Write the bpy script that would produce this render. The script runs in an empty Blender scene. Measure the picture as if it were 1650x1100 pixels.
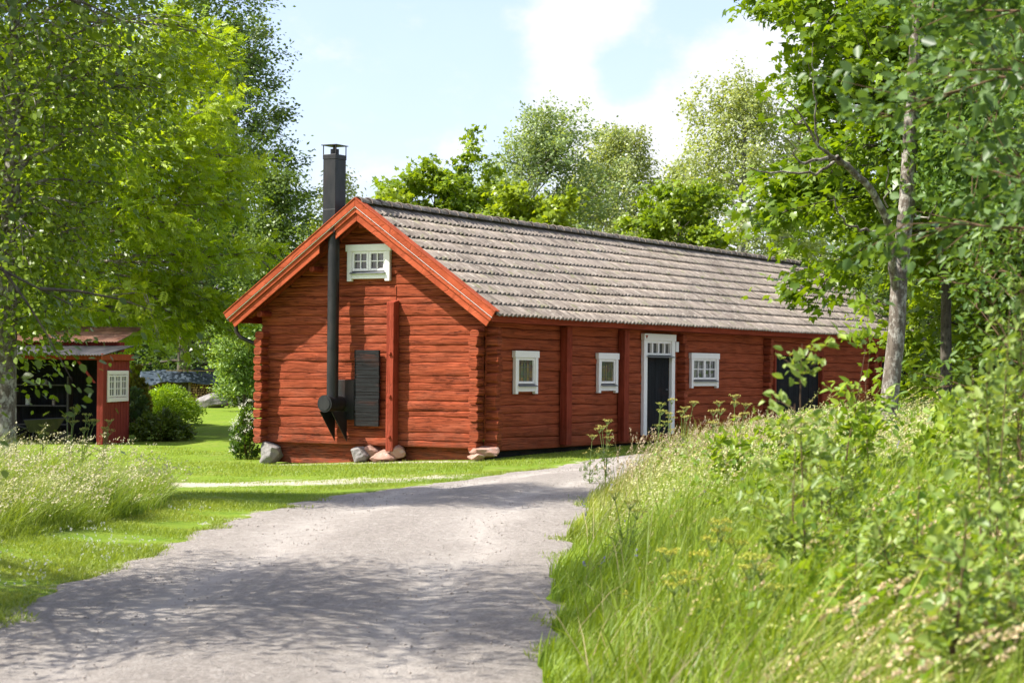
import bpy, math, random
import numpy as np
from mathutils import Matrix, Vector

sc = bpy.context.scene
COL = sc.collection
PI = math.pi
# ------------------------------------------------------------------ lens geometry (real-world place, metres)
F, TH, ROLL, Y0, HC = 3137.3, 0.52, 0.0095, 595.3, 1.72
CR, SR = math.cos(ROLL), math.sin(ROLL)
CX, CY = -0.5545, 38.9554                    # front right corner of the barn
CT, ST = math.cos(TH), math.sin(TH)


def P(u, v, d):
    """a point d metres away along the sight line of photo pixel (u, v)"""
    a = (u - 825) * CR + (v - 550) * SR
    b = -(u - 825) * SR + (v - 550) * CR - (Y0 - 550)
    return (a / F * d, d, HC - b / F * d)


def proj(p):
    x, y, z = p
    a, b = F * x / y, (Y0 - 550) - F * (z - HC) / y
    return 825 + a * CR - b * SR, 550 + a * SR + b * CR


def b2w(X, Y, Z):
    return (CX + X * CT + Y * ST, CY - X * ST + Y * CT, Z)


def Yside(u, X=0.0, Z=1.7):
    lo, hi = -2, 40
    for _ in range(50):
        m = (lo + hi) / 2
        if proj(b2w(X, m, Z))[0] < u: lo = m
        else: hi = m
    return m


def Xgab(u, Y=0.0, Z=1.7):
    lo, hi = -9, 3
    for _ in range(50):
        m = (lo + hi) / 2
        if proj(b2w(m, Y, Z))[0] < u: lo = m
        else: hi = m
    return m


def Zat(v, X, Y):
    lo, hi = -2, 9
    for _ in range(50):
        m = (lo + hi) / 2
        if proj(b2w(X, Y, m))[1] > v: lo = m
        else: hi = m
    return m


# ------------------------------------------------------------------ smooth noise
class Wob:
    def __init__(s, seed, freqs=(1, 2.1, 4.3), amps=(1, .5, .25)):
        r = np.random.default_rng(seed)
        s.k = [(f * r.uniform(.8, 1.2), a, r.uniform(0, 6.28)) for f, a in zip(freqs, amps)]

    def __call__(s, x):
        return sum(a * np.sin(f * np.asarray(x) + p) for f, a, p in s.k)


class Wob2:
    def __init__(s, seed, scale=1.0, n=9):
        r = np.random.default_rng(seed)
        th = r.uniform(0, 6.28, n)
        fr = scale * r.uniform(.6, 2.4, n)
        s.k = list(zip(fr * np.cos(th), fr * np.sin(th), r.uniform(0, 6.28, n)))

    def __call__(s, x, y):
        return sum(np.sin(a * x + b * y + p) for a, b, p in s.k) / math.sqrt(len(s.k))


def sstep(a, b, x):
    t = np.clip((np.asarray(x, float) - a) / (b - a), 0, 1)
    return t * t * (3 - 2 * t)


# ------------------------------------------------------------------ objects
def tag(o, label=None, cat=None, group=None, kind=None):
    if label: o['label'] = label
    if cat: o['category'] = cat
    if group: o['group'] = group
    if kind: o['kind'] = kind
    return o


def empty(name, loc, label, cat, group=None, rz=0.0):
    o = bpy.data.objects.new(name, None)
    o.empty_display_size = .2
    COL.objects.link(o)
    o.location = loc
    o.rotation_euler = (0, 0, rz)
    return tag(o, label, cat, group)


def np_mesh(name, V, F_, mat, parent=None, tint=None, smooth=False, mats=None, midx=None):
    """V (n,3); F_ (m,k) int array, or list of such arrays"""
    if not isinstance(F_, (list, tuple)): F_ = [F_]
    me = bpy.data.meshes.new(name)
    V = np.asarray(V, np.float32)
    me.vertices.add(len(V))
    me.vertices.foreach_set('co', V.ravel())
    F_ = [np.asarray(f, np.int32) for f in F_ if len(f)]
    nl = sum(f.size for f in F_)
    npoly = sum(len(f) for f in F_)
    me.loops.add(nl)
    me.loops.foreach_set('vertex_index', np.concatenate([f.ravel() for f in F_]))
    me.polygons.add(npoly)
    tot = np.concatenate([np.full(len(f), f.shape[1], np.int32) for f in F_])
    st = np.concatenate([[0], np.cumsum(tot)[:-1]]).astype(np.int32)
    me.polygons.foreach_set('loop_start', st)
    me.polygons.foreach_set('loop_total', tot)
    if smooth: me.polygons.foreach_set('use_smooth', np.ones(npoly, bool))
    for m in (mats or [mat]): me.materials.append(m)
    if midx is not None: me.polygons.foreach_set('material_index', np.asarray(midx, np.int32))
    me.update(calc_edges=True)
    if tint is not None:
        a = me.attributes.new('tint', 'FLOAT_COLOR', 'POINT')
        c = np.ones((len(V), 4), np.float32)
        c[:, :3] = tint
        a.data.foreach_set('color', c.ravel())
    o = bpy.data.objects.new(name, me)
    COL.objects.link(o)
    if parent: o.parent = parent
    return o


class MB:
    """collects boxes, tubes and plates for one mesh"""
    def __init__(s): s.v, s.f = [], []

    def add(s, v, f):
        n = len(s.v)
        s.v += [tuple(p) for p in v]
        s.f += [tuple(i + n for i in q) for q in f]
        return s

    def box(s, x0, x1, y0, y1, z0, z1):
        v = [(x0, y0, z0), (x1, y0, z0), (x1, y1, z0), (x0, y1, z0), (x0, y0, z1), (x1, y0, z1), (x1, y1, z1), (x0, y1, z1)]
        return s.add(v, [(0, 3, 2, 1), (4, 5, 6, 7), (0, 1, 5, 4), (1, 2, 6, 5), (2, 3, 7, 6), (3, 0, 4, 7)])

    def prism(s, poly, axis, a, b):
        """extrude a 2-D polygon along axis 'x','y','z' from a to b"""
        n = len(poly)
        def pt(p, t):
            return (t, p[0], p[1]) if axis == 'x' else (p[0], t, p[1]) if axis == 'y' else (p[0], p[1], t)
        v = [pt(p, a) for p in poly] + [pt(p, b) for p in poly]
        f = [tuple(range(n))[::-1], tuple(range(n, 2 * n))] + [(i, (i + 1) % n, n + (i + 1) % n, n + i) for i in range(n)]
        return s.add(v, f)

    def tube(s, pts, rad, n=10, cap=True):
        pts = [Vector(p) for p in pts]
        if not hasattr(rad, '__len__'): rad = [rad] * len(pts)
        v, f = [], []
        d0 = (pts[1] - pts[0]).normalized()
        a = d0.orthogonal().normalized()
        for i, p in enumerate(pts):
            d = (pts[min(i + 1, len(pts) - 1)] - pts[max(i - 1, 0)]).normalized()
            a = (a - d * a.dot(d)).normalized()
            b = d.cross(a)
            for k in range(n):
                t = 2 * PI * k / n
                v.append(p + (a * math.cos(t) + b * math.sin(t)) * rad[i])
        for i in range(len(pts) - 1):
            for k in range(n):
                f.append((i * n + k, i * n + (k + 1) % n, (i + 1) * n + (k + 1) % n, (i + 1) * n + k))
        if cap: f += [tuple(range(n))[::-1], tuple((len(pts) - 1) * n + k for k in range(n))]
        return s.add(v, f)

    def build(s, name, mat, parent=None, bevel=0, smooth=False):
        me = bpy.data.meshes.new(name)
        me.from_pydata(s.v, [], s.f)
        me.materials.append(mat)
        import bmesh
        bm = bmesh.new(); bm.from_mesh(me); bmesh.ops.recalc_face_normals(bm, faces=bm.faces); bm.to_mesh(me); bm.free()
        if smooth: me.polygons.foreach_set('use_smooth', [True] * len(me.polygons))
        me.update()
        o = bpy.data.objects.new(name, me)
        COL.objects.link(o)
        if parent: o.parent = parent
        if bevel:
            m = o.modifiers.new('bevel', 'BEVEL'); m.width = bevel; m.segments = 2; m.limit_method = 'ANGLE'
        if smooth:
            m = o.modifiers.new('split', 'EDGE_SPLIT'); m.split_angle = math.radians(40)
        return o


# ------------------------------------------------------------------ materials
class NT:
    def __init__(s, name):
        s.m = bpy.data.materials.new(name); s.m.use_nodes = True
        s.t = s.m.node_tree; s.t.nodes.clear()
        s.out = s.t.nodes.new('ShaderNodeOutputMaterial')

    def n(s, typ, **kw):
        nd = s.t.nodes.new('ShaderNode' + typ)
        for k, v in kw.items():
            if k.startswith('i_'):
                key = k[2:]
                nd.inputs[int(key) if key.isdigit() else key.replace('_', ' ')].default_value = v
            else: setattr(nd, k, v)
        return nd

    def l(s, a, b): s.t.links.new(a, b)

    def coord(s, scale=(1, 1, 1), rot=(0, 0, 0), kind='Object'):
        tc = s.n('TexCoord'); mp = s.n('Mapping')
        mp.inputs['Scale'].default_value = scale; mp.inputs['Rotation'].default_value = rot
        s.l(tc.outputs[kind], mp.inputs['Vector'])
        return mp.outputs['Vector']

    def noise(s, vec, scale, detail=4, rough=.55, dist=0):
        nd = s.n('TexNoise'); nd.inputs['Scale'].default_value = scale; nd.inputs['Detail'].default_value = detail
        nd.inputs['Roughness'].default_value = rough; nd.inputs['Distortion'].default_value = dist
        s.l(vec, nd.inputs['Vector'])
        return nd.outputs['Fac']

    def ramp(s, fac, stops):
        r = s.n('ValToRGB'); e = r.color_ramp.elements
        while len(e) < len(stops): e.new(.5)
        for q, (p, c) in zip(e, stops):
            q.position = p
            q.color = (c, c, c, 1) if not hasattr(c, '__len__') else (*c, 1)
        s.l(fac, r.inputs['Fac'])
        return r.outputs['Color']

    def mix(s, fac, a, b, typ='MIX'):
        m = s.n('Mix', data_type='RGBA', blend_type=typ)
        for sock, v in ((m.inputs[0], fac), (m.inputs[6], a), (m.inputs[7], b)):
            if hasattr(v, 'is_linked'): s.l(v, sock)
            elif hasattr(v, '__len__'): sock.default_value = (*v, 1)
            else: sock.default_value = v
        return m.outputs[2]

    def math(s, op, a, b=0.0):
        m = s.n('Math', operation=op)
        for sock, v in ((m.inputs[0], a), (m.inputs[1], b)):
            if hasattr(v, 'is_linked'): s.l(v, sock)
            else: sock.default_value = v
        return m.outputs[0]

    def bsdf(s, col, rough=.7, spec=.3, metal=0.0, bump=None, bstr=.5, bdist=.01):
        b = s.n('BsdfPrincipled')
        for key, v in (('Base Color', col), ('Roughness', rough), ('Specular IOR Level', spec), ('Metallic', metal)):
            if hasattr(v, 'is_linked'): s.l(v, b.inputs[key])
            elif hasattr(v, '__len__'): b.inputs[key].default_value = (*v, 1)
            else: b.inputs[key].default_value = v
        if bump is not None:
            bp = s.n('Bump'); bp.inputs['Strength'].default_value = bstr; bp.inputs['Distance'].default_value = bdist
            s.l(bump, bp.inputs['Height']); s.l(bp.outputs['Normal'], b.inputs['Normal'])
        s.l(b.outputs['BSDF'], s.out.inputs['Surface'])
        return b


def simple(name, col, rough=.6, spec=.3, metal=0., var=.25, vscale=6, bstr=.2):
    t = NT(name)
    n = t.noise(t.coord(), vscale, 5)
    c = t.mix(n, tuple(x * (1 - var) for x in col), tuple(min(1, x * (1 + var)) for x in col))
    n2 = t.noise(t.coord(), vscale * 9, 3)
    t.bsdf(c, rough, spec, metal, bump=n2, bstr=bstr, bdist=.004)
    return t.m


def red_wood(name, col, stretch, crack=1.0, seed=0.0, lo=.55, hi=1.35, grain=.60):
    """falu-red painted timber; 'stretch' = mapping scale, small along the grain"""
    t = NT(name)
    v = t.coord(stretch)
    big = t.noise(t.coord((.9, .9, 1.6)), 1.1, 4)
    fine = t.noise(v, 1.0, 6, .62)
    c = t.mix(t.ramp(big, [(.3, 0), (.7, 1)]), tuple(x * .82 for x in col), tuple(x * 1.12 for x in col))
    c = t.mix(t.ramp(fine, [(.36, 0.0), (.64, 1)]), t.mix(grain, c, (col[0] * lo, col[1] * lo, col[2] * lo)), t.mix(.35, c, tuple(min(1, x * hi) for x in (col[0], col[1] * 1.25, col[2] * 1.4))))
    # weathered pale flecks
    fl = t.ramp(t.noise(t.coord(tuple(x * 1.7 for x in stretch)), 1.3, 5, .7), [(.62, 0), (.76, 1)])
    c = t.mix(t.math('MULTIPLY', fl, .45 * crack), c, (.46, .20, .13))
    bl = t.ramp(t.noise(t.coord((.55, .55, 2.2)), 1.7, 5, .65), [(.50, 0), (.70, 1)])
    c = t.mix(t.math('MULTIPLY', bl, .38 * crack), c, (.43, .135, .075))
    sp_ = t.n('SeparateXYZ'); t.l(t.coord(), sp_.inputs[0])
    dirt = t.n('MapRange'); t.l(sp_.outputs['Z'], dirt.inputs['Value'])
    dirt.inputs['From Min'].default_value = .75; dirt.inputs['From Max'].default_value = .0
    dn = t.math('MULTIPLY', dirt.outputs['Result'], t.ramp(t.noise(t.coord((1.2, 1.2, 2.5)), 2.6, 6, .7), [(.40, 0), (.64, 1)]))
    c = t.mix(t.math('MULTIPLY', dn, .6 * min(1, crack)), c, (.13, .075, .05))
    # long drying cracks
    cr = t.noise(t.coord((stretch[0] * .55, stretch[1] * .55, stretch[2] * .75)), 1.0, 3, .5, .2)
    ridge = t.math('ABSOLUTE', t.math('SUBTRACT', cr, .5))
    line = t.ramp(ridge, [(0.0, 1), (.010, .8), (.020, 0)])
    gate = t.ramp(t.noise(t.coord((.8, .8, 3)), 1.6, 2), [(.38, 0), (.52, 1)])
    line = t.math('MULTIPLY', t.math('MULTIPLY', line, gate), crack)
    cr2 = t.noise(t.coord((stretch[0] * .8, stretch[1] * .8, stretch[2] * 1.6)), 1.0, 2, .5, .1)
    l2 = t.ramp(t.math('ABSOLUTE', t.math('SUBTRACT', cr2, .46)), [(0.0, 1), (.012, .5), (.022, 0)])
    line = t.math('MAXIMUM', line, t.math('MULTIPLY', l2, .5 * crack))
    c = t.mix(t.math('MULTIPLY', line, .62), c, (.035, .012, .01))
    h = t.math('SUBTRACT', fine, t.math('MULTIPLY', line, 1.6))
    t.bsdf(c, .9, .1, bump=h, bstr=.85, bdist=.016)
    return t.m


RED = (.33, .068, .028)
M = {}
M['log'] = red_wood('red_log_timber', RED, (1.3, 1.3, 26), 1.0)
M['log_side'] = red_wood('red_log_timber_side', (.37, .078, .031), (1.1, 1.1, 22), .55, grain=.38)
M['board'] = red_wood('red_board', (.27, .045, .022), (16, 16, 1.1), .35)
M['barge'] = red_wood('orange_red_board', (.40, .078, .031), (2.2, 30, 2.2), .25)
M['fascia'] = red_wood('fascia_board', (.33, .055, .025), (30, 1.0, 22), .2)
M['plank_red'] = red_wood('red_plank', (.22, .036, .02), (18, 18, .8), .3)


def black_metal():
    t = NT('sooty_black_metal')
    n = t.noise(t.coord((3, 3, 1)), 2.2, 5)
    c = t.mix(t.ramp(n, [(.35, 0), (.75, 1)]), (.012, .012, .013), (.035, .032, .031))
    r = t.ramp(t.noise(t.coord((1, 1, .55)), 1.7, 4), [(.55, 0), (.74, 1)])
    c = t.mix(t.math('MULTIPLY', r, .35), c, (.10, .045, .028))
    t.bsdf(c, .42, .5, .25, bump=n, bstr=.1)
    return t.m


M['black_metal'] = black_metal()
M['zinc'] = simple('grey_sheet_metal', (.16, .165, .18), .45, .5, .5, .2, 9)
M['lead'] = simple('lead_came', (.07, .075, .08), .5, .4, .3)
M['white'] = simple('white_paint', (.87, .83, .80), .55, .35, 0, .06, 14, .25)
M['black_board'] = red_wood('black_tarred_board', (.021, .020, .019), (1.6, 1.6, 40), .3, lo=.6, hi=1.8)
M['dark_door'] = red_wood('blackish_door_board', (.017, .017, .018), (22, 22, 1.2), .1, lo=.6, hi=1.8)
M['pine'] = simple('bare_pine', (.42, .28, .15), .8, .2, 0, .3, 8)
M['old_wood'] = simple('weathered_wood', (.27, .22, .17), .85, .15, 0, .35, 7)


def tile_mat(name, base, base2, lich):
    t = NT(name)
    big = t.noise(t.coord((.5, .25, .5)), 1.2, 4)
    st = t.noise(t.coord((1.1, 9, 1.1)), 1.3, 6, .68)
    tl = t.n('TexWhiteNoise', noise_dimensions='2D')
    sn = t.n('VectorMath', operation='SNAP'); t.l(t.coord(), sn.inputs[0]); sn.inputs[1].default_value = (.3275, .178, 9)
    t.l(sn.outputs[0], tl.inputs['Vector'])
    c = t.mix(t.ramp(big, [(.3, 0), (.7, 1)]), base, base2)
    c = t.mix(t.math('MULTIPLY', tl.outputs['Value'], .45), c, tuple(x * .62 for x in base))
    c = t.mix(t.ramp(st, [(.42, .0), (.66, .75)]), c, tuple(x * 1.55 for x in base2))
    c = t.mix(t.ramp(st, [(.28, .75), (.46, 0)]), c, tuple(x * .5 for x in base))
    l1 = t.ramp(t.noise(t.coord((1, .8, 1)), 8.5, 6, .72), [(.55, 0), (.63, 1)])
    c = t.mix(t.math('MULTIPLY', l1, .75), c, lich)
    l2 = t.ramp(t.noise(t.coord(), 24, 4, .6), [(.62, 0), (.70, 1)])
    c = t.mix(t.math('MULTIPLY', l2, .6), c, tuple(x * .35 for x in base))
    l3 = t.ramp(t.noise(t.coord((1.1, 1.1, 1.1)), 3.1, 5, .6), [(.57, 0), (.68, 1)])
    c = t.mix(t.math('MULTIPLY', l3, .55), c, (.17, .18, .08))
    t.bsdf(c, .9, .15, bump=t.noise(t.coord(), 40, 4), bstr=.5, bdist=.006)
    return t.m


M['tile'] = tile_mat('lichen_grey_roof_tile', (.160, .133, .108), (.215, .182, .150), (.37, .335, .28))


def glass_mat():
    t = NT('window_glass')
    n = t.noise(t.coord(), 2.3, 2)
    cu = t.ramp(t.noise(t.coord((5, 5, .9)), 1.5, 4, .6), [(.50, 0), (.62, 1)])
    t.bsdf(t.mix(t.math('MULTIPLY', cu, .6), t.mix(n, (.012, .014, .013), (.03, .036, .03)), (.20, .19, .165)), .03, .9, bump=t.noise(t.coord(), 5, 1), bstr=.12, bdist=.02)
    return t.m


M['glass'] = glass_mat()


def stained():
    t = NT('stained_glass')
    w = t.n('TexWhiteNoise', noise_dimensions='3D')
    sn = t.n('VectorMath', operation='SNAP'); t.l(t.coord(), sn.inputs[0]); sn.inputs[1].default_value = (5, .118, .13)
    t.l(sn.outputs[0], w.inputs['Vector'])
    c = t.ramp(w.outputs['Value'], [(0, (.05, .07, .015)), (.3, (.15, .10, .015)), (.5, (.03, .08, .025)), (.7, (.20, .12, .02)), (.85, (.10, .03, .015)), (1, (.10, .11, .05))])
    for e in (): pass
    t.bsdf(c, .12, .7, bump=t.noise(t.coord(), 30, 2), bstr=.3)
    return t.m


M['stained'] = stained()


def stone_mat(name, a, b, lich=(.45, .44, .40)):
    t = NT(name)
    n = t.noise(t.coord(), 3, 6, .6)
    c = t.mix(t.ramp(n, [(.3, 0), (.7, 1)]), a, b)
    l = t.ramp(t.noise(t.coord(), 9, 5, .65), [(.56, 0), (.66, 1)])
    c = t.mix(t.math('MULTIPLY', l, .6), c, lich)
    sp = t.ramp(t.noise(t.coord(), 60, 2), [(.6, 0), (.7, 1)])
    c = t.mix(t.math('MULTIPLY', sp, .4), c, tuple(x * .4 for x in a))
    t.bsdf(c, .9, .2, bump=t.noise(t.coord(), 14, 6, .65), bstr=.6, bdist=.03)
    return t.m


M['stone'] = stone_mat('grey_granite', (.15, .14, .13), (.27, .25, .23), (.36, .35, .32))
M['stone_red'] = stone_mat('reddish_stone', (.30, .15, .11), (.40, .25, .19), (.42, .36, .32))


def bark_mat(name, a, b, patch, pscale=5, amount=.8):
    t = NT(name)
    n = t.noise(t.coord((7, 7, 1.3)), 2.2, 6, .65)
    c = t.mix(t.ramp(n, [(.32, 0), (.68, 1)]), a, b)
    l = t.ramp(t.noise(t.coord((1, 1, .7)), pscale, 6, .7), [(.48, 0), (.60, 1)])
    c = t.mix(t.math('MULTIPLY', l, amount), c, patch)
    sp = t.ramp(t.noise(t.coord((1, 1, .6)), pscale * 4, 4, .6), [(.57, 0), (.66, 1)])
    c = t.mix(t.math('MULTIPLY', sp, .7), c, tuple(x * .45 for x in a))
    t.bsdf(c, .9, .15, bump=n, bstr=.8, bdist=.02)
    return t.m


M['bark'] = bark_mat('lichen_grey_bark', (.075, .06, .045), (.20, .165, .13), (.42, .40, .34), 11, .85)
M['bark_dark'] = bark_mat('dark_bark', (.05, .04, .03), (.11, .09, .07), (.15, .14, .11), 5, .5)
M['bark_birch'] = bark_mat('birch_bark', (.10, .09, .08), (.34, .33, .30), (.48, .46, .42), 4)
M['stem'] = simple('brown_stem', (.13, .08, .045), .8, .2)
M['stem_green'] = simple('green_stem', (.16, .22, .06), .7, .25)


def leaf_mat(name, trans=.42, rough=.38, spec=.42, back=1.2, tcol=(1.45, 1.35, .4)):
    t = NT(name)
    a = t.n('Attribute', attribute_name='tint')
    g = t.n('NewGeometry')
    col = t.mix(g.outputs['Backfacing'], a.outputs['Color'], t.mix(1.0, a.outputs['Color'], (back, back, back * 1.15), 'MULTIPLY'))
    b = t.n('BsdfPrincipled')
    t.l(col, b.inputs['Base Color']); b.inputs['Roughness'].default_value = rough; b.inputs['Specular IOR Level'].default_value = spec
    tr = t.n('BsdfTranslucent'); t.l(t.mix(1.0, a.outputs['Color'], tcol, 'MULTIPLY'), tr.inputs['Color'])
    mx = t.n('MixShader'); mx.inputs[0].default_value = trans
    t.l(b.outputs[0], mx.inputs[1]); t.l(tr.outputs[0], mx.inputs[2])
    t.l(mx.outputs[0], t.out.inputs['Surface'])
    return t.m


M['leaf'] = leaf_mat('leaf')
M['leaf_dull'] = leaf_mat('leaf_dull', .38, .42, .38, 1.3)
M['grass'] = leaf_mat('grass_blade', .38, .45, .35, 1.0)
M['seed'] = leaf_mat('seed_head', .3, .8, .1, 1.0, (1.1, 1.05, .8))
M['petal'] = leaf_mat('petal', .35, .7, .1, 1.0, (1, 1, 1))


def lawn_mat():
    t = NT('mown_grass_ground')
    v = t.coord(kind='Object')
    n = t.noise(v, .55, 5, .6)
    f = t.noise(v, 7, 7, .78)
    c = t.mix(t.ramp(n, [(.3, 0), (.7, 1)]), (.13, .20, .018), (.24, .30, .026))
    c = t.mix(t.ramp(f, [(.38, 0), (.62, .85)]), c, (.075, .15, .014))
    c = t.mix(t.ramp(t.noise(v, 3.4, 5, .7), [(.42, 0), (.62, .55)]), c, (.085, .165, .014))
    wv = t.n('TexWave', wave_type='BANDS'); t.l(t.coord((.45, 1, 1), (0, 0, .9)), wv.inputs['Vector']); wv.inputs['Scale'].default_value = .55; wv.inputs['Distortion'].default_value = 1.2
    c = t.mix(t.math('MULTIPLY', wv.outputs['Fac'], .22), c, (.28, .34, .04))
    dry = t.ramp(t.noise(v, 1.4, 5, .65), [(.55, 0), (.72, 1)])
    c = t.mix(t.math('MULTIPLY', dry, .55), c, (.29, .24, .10))
    # worn side track of pale earth
    a = t.n('Attribute', attribute_name='worn')
    w = t.math('ADD', t.math('MULTIPLY', t.math('SUBTRACT', t.noise(v, 2.2, 7, .75), .5), 2.6), a.outputs['Fac'])
    w = t.ramp(w, [(.45, 0), (.62, 1)])
    soil = t.mix(t.noise(v, 14, 4), (.36, .31, .24), (.50, .45, .38))
    c = t.mix(t.math('MULTIPLY', w, .85), c, soil)
    m = t.n('Attribute', attribute_name='meadow')
    c = t.mix(m.outputs['Fac'], c, t.mix(f, (.045, .075, .018), (.085, .12, .03)))
    t.bsdf(c, .95, .1, bump=f, bstr=.8, bdist=.04)
    return t.m


M['lawn'] = lawn_mat()


def road_mat():
    t = NT('gravel_road_surface')
    v = t.coord(kind='Object')
    n = t.noise(t.coord((1, .35, 1)), .9, 5, .6)
    g = t.noise(v, 60, 5, .7)
    g2 = t.noise(v, 18, 4, .6)
    c = t.mix(t.ramp(n, [(.3, 0), (.7, 1)]), (.37, .332, .288), (.475, .43, .38))
    c = t.mix(t.ramp(g, [(.35, .0), (.7, .75)]), c, (.25, .225, .20))
    st = t.ramp(t.noise(v, 27, 3, .5), [(.64, 0), (.70, 1)])
    c = t.mix(t.math('MULTIPLY', st, .7), c, (.17, .16, .155))
    ua = t.n('Attribute', attribute_name='across')
    nz = t.math('MULTIPLY', t.math('SUBTRACT', t.noise(t.coord((.8, .25, 1)), 1.2, 4), .5), .30)
    uu = t.math('ADD', ua.outputs['Fac'], nz)
    trk = t.ramp(uu, [(.0, 0), (.16, .1), (.27, 1), (.38, .15), (.52, .0), (.62, .2), (.73, 1), (.84, .1), (1, 0)])
    loose = t.ramp(t.noise(v, 34, 5, .75), [(.40, 0), (.60, 1)])
    inv = t.math('SUBTRACT', 1.0, trk)
    c = t.mix(t.math('MULTIPLY', trk, .65), c, (.47, .425, .375))
    c = t.mix(t.math('MULTIPLY', t.math('MULTIPLY', inv, loose), .75), c, (.20, .172, .147))
    dp = t.ramp(t.noise(t.coord((1, .45, 1)), .55, 4, .6), [(.52, 0), (.70, 1)])
    c = t.mix(t.math('MULTIPLY', dp, .35), c, (.24, .212, .185))
    g3 = t.noise(t.coord((1, .55, 1)), 9, 9, .82)
    c = t.mix(t.ramp(g3, [(.36, .45), (.48, 0)]), c, (.19, .168, .146))
    c = t.mix(t.ramp(g3, [(.52, 0), (.68, .55)]), c, (.52, .475, .425))
    h = t.math('ADD', t.math('ADD', t.math('MULTIPLY', g, .5), g2), t.math('MULTIPLY', g3, 1.4))
    t.bsdf(c, .95, .12, bump=h, bstr=1.0, bdist=.028)
    return t.m


M['road'] = road_mat()

# ------------------------------------------------------------------ ground
LB = np.array([(-3.5, -8), (-3.55, 5), (-3.5, 13.1), (-3.38, 16.3), (-3.2, 19.2), (-3.06, 22.6), (-2.31, 27.4), (-.56, 31.7), (1.65, 38.4), (4.2, 43.2), (7.2, 48.6), (12, 57), (20, 70), (34, 94)], float)
RB = np.array([(.3, -8), (.26, 5), (.24, 10.7), (.26, 12.5), (.41, 16.2), (.58, 19.1), (.81, 22.2), (1.25, 27.9), (2.1, 32), (3.6, 36), (6.2, 40.6), (9.6, 46.2), (14.4, 54.8), (22.4, 68), (36.4, 92)], float)
wobL, wobR = Wob(3, (1.3, 3.7, 9), (.07, .05, .03)), Wob(4, (1.1, 3.1, 8), (.06, .05, .03))


def xl(y): return np.interp(y, LB[:, 1], LB[:, 0]) + wobL(y)
def xr(y): return np.interp(y, RB[:, 1], RB[:, 0]) + wobR(y)


gn = Wob2(11, .8)
gn2 = Wob2(12, .22)


def ground0(x, y):
    x = np.asarray(x, float); y = np.asarray(y, float)
    z = -.26 * sstep(.5, -5.5, x) * sstep(22, 36, y) - .06 * sstep(24, 36, y)
    z = z + .40 * sstep(50, 82, y) * sstep(2, -4, x)
    bank = .68 * sstep(0.1, 3.8, x - xr(y)) + .45 * sstep(4, 12, x - xr(y))
    z = z + bank * sstep(60, 44, y)
    z = z + .02 * gn(x, y) * (1 - sstep(.3, -.2, np.minimum(x - xl(y), xr(y) - x)) * 0) * .6
    z = z + .075 * sstep(.2, 3, x) * sstep(37, 42, y) * sstep(70, 50, y)
    z = z + .10 * gn2(x, y) * sstep(60, 110, y)
    z = z + .10 * sstep(.2, 2.2, xl(y) - x) * sstep(30, 22, y)
    return z


def in_road(x, y): return np.minimum(x - xl(y), xr(y) - x)


def ground(x, y):
    return ground0(x, y) - .05 * sstep(.0, .25, in_road(x, y))


def gz(x, y): return float(ground(x, y))


def worn_at(x, y):
    # side track: pale strip leaving the road to the left in front of the gable
    yc = 32.7 + .06 * (x + 4) + .3 * np.sin(x * 1.1) + .15 * np.sin(x * 2.7)
    a = np.exp(-((y - yc) / 1.5) ** 2) * sstep(.3, -1.6, x) * sstep(-9.5, -6, x)
    a = a * (.88 + .12 * Wob2(77, 1.6)(x, y))
    e = np.exp(-(np.minimum(np.abs(x - xl(y)), 9) / .30) ** 2) * .45
    by = (x - CX) * (-ST) * -1
    lx, ly = (x - CX) * CT - (y - CY) * ST, (x - CX) * ST + (y - CY) * CT
    g = np.exp(-((ly + .35) / .45) ** 2) * sstep(-6, -4.5, lx) * sstep(.6, -.5, lx) * .72
    return np.maximum(np.maximum(a, e), g)


def meadow_at(x, y):
    m = sstep(.05, .35, x - xr(y))
    l = ((x + 6.0) / 1.9) ** 2 + ((y - 21.3) / 4.9) ** 2
    return np.maximum(m, sstep(1.1, .8, l))


def axis(a, b, fine0, fine1, st, grow=1.25):
    c = list(np.arange(fine0, fine1 + 1e-6, st))
    s = st
    while c[-1] < b: s *= grow; c.append(c[-1] + s)
    s = st
    while c[0] > a: s *= grow; c.insert(0, c[0] - s)
    return np.array(c)


def grid_faces(nx, ny):
    i = np.arange(nx - 1)[None, :] + nx * np.arange(ny - 1)[:, None]
    return np.stack([i, i + 1, i + 1 + nx, i + nx], -1).reshape(-1, 4)


gx, gy = axis(-900, 900, -12, 14, .16), axis(-60, 1500, 6, 50, .22)
GX, GY = np.meshgrid(gx, gy)
o = np_mesh('lawn', np.stack([GX, GY, ground(GX, GY)], -1).reshape(-1, 3), grid_faces(len(gx), len(gy)), M['lawn'], smooth=True)
for nm, fn in (('worn', worn_at), ('meadow', meadow_at)):
    a = o.data.attributes.new(nm, 'FLOAT', 'POINT')
    a.data.foreach_set('value', np.asarray(fn(GX, GY), np.float32).ravel())
tag(o, kind='structure')

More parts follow.
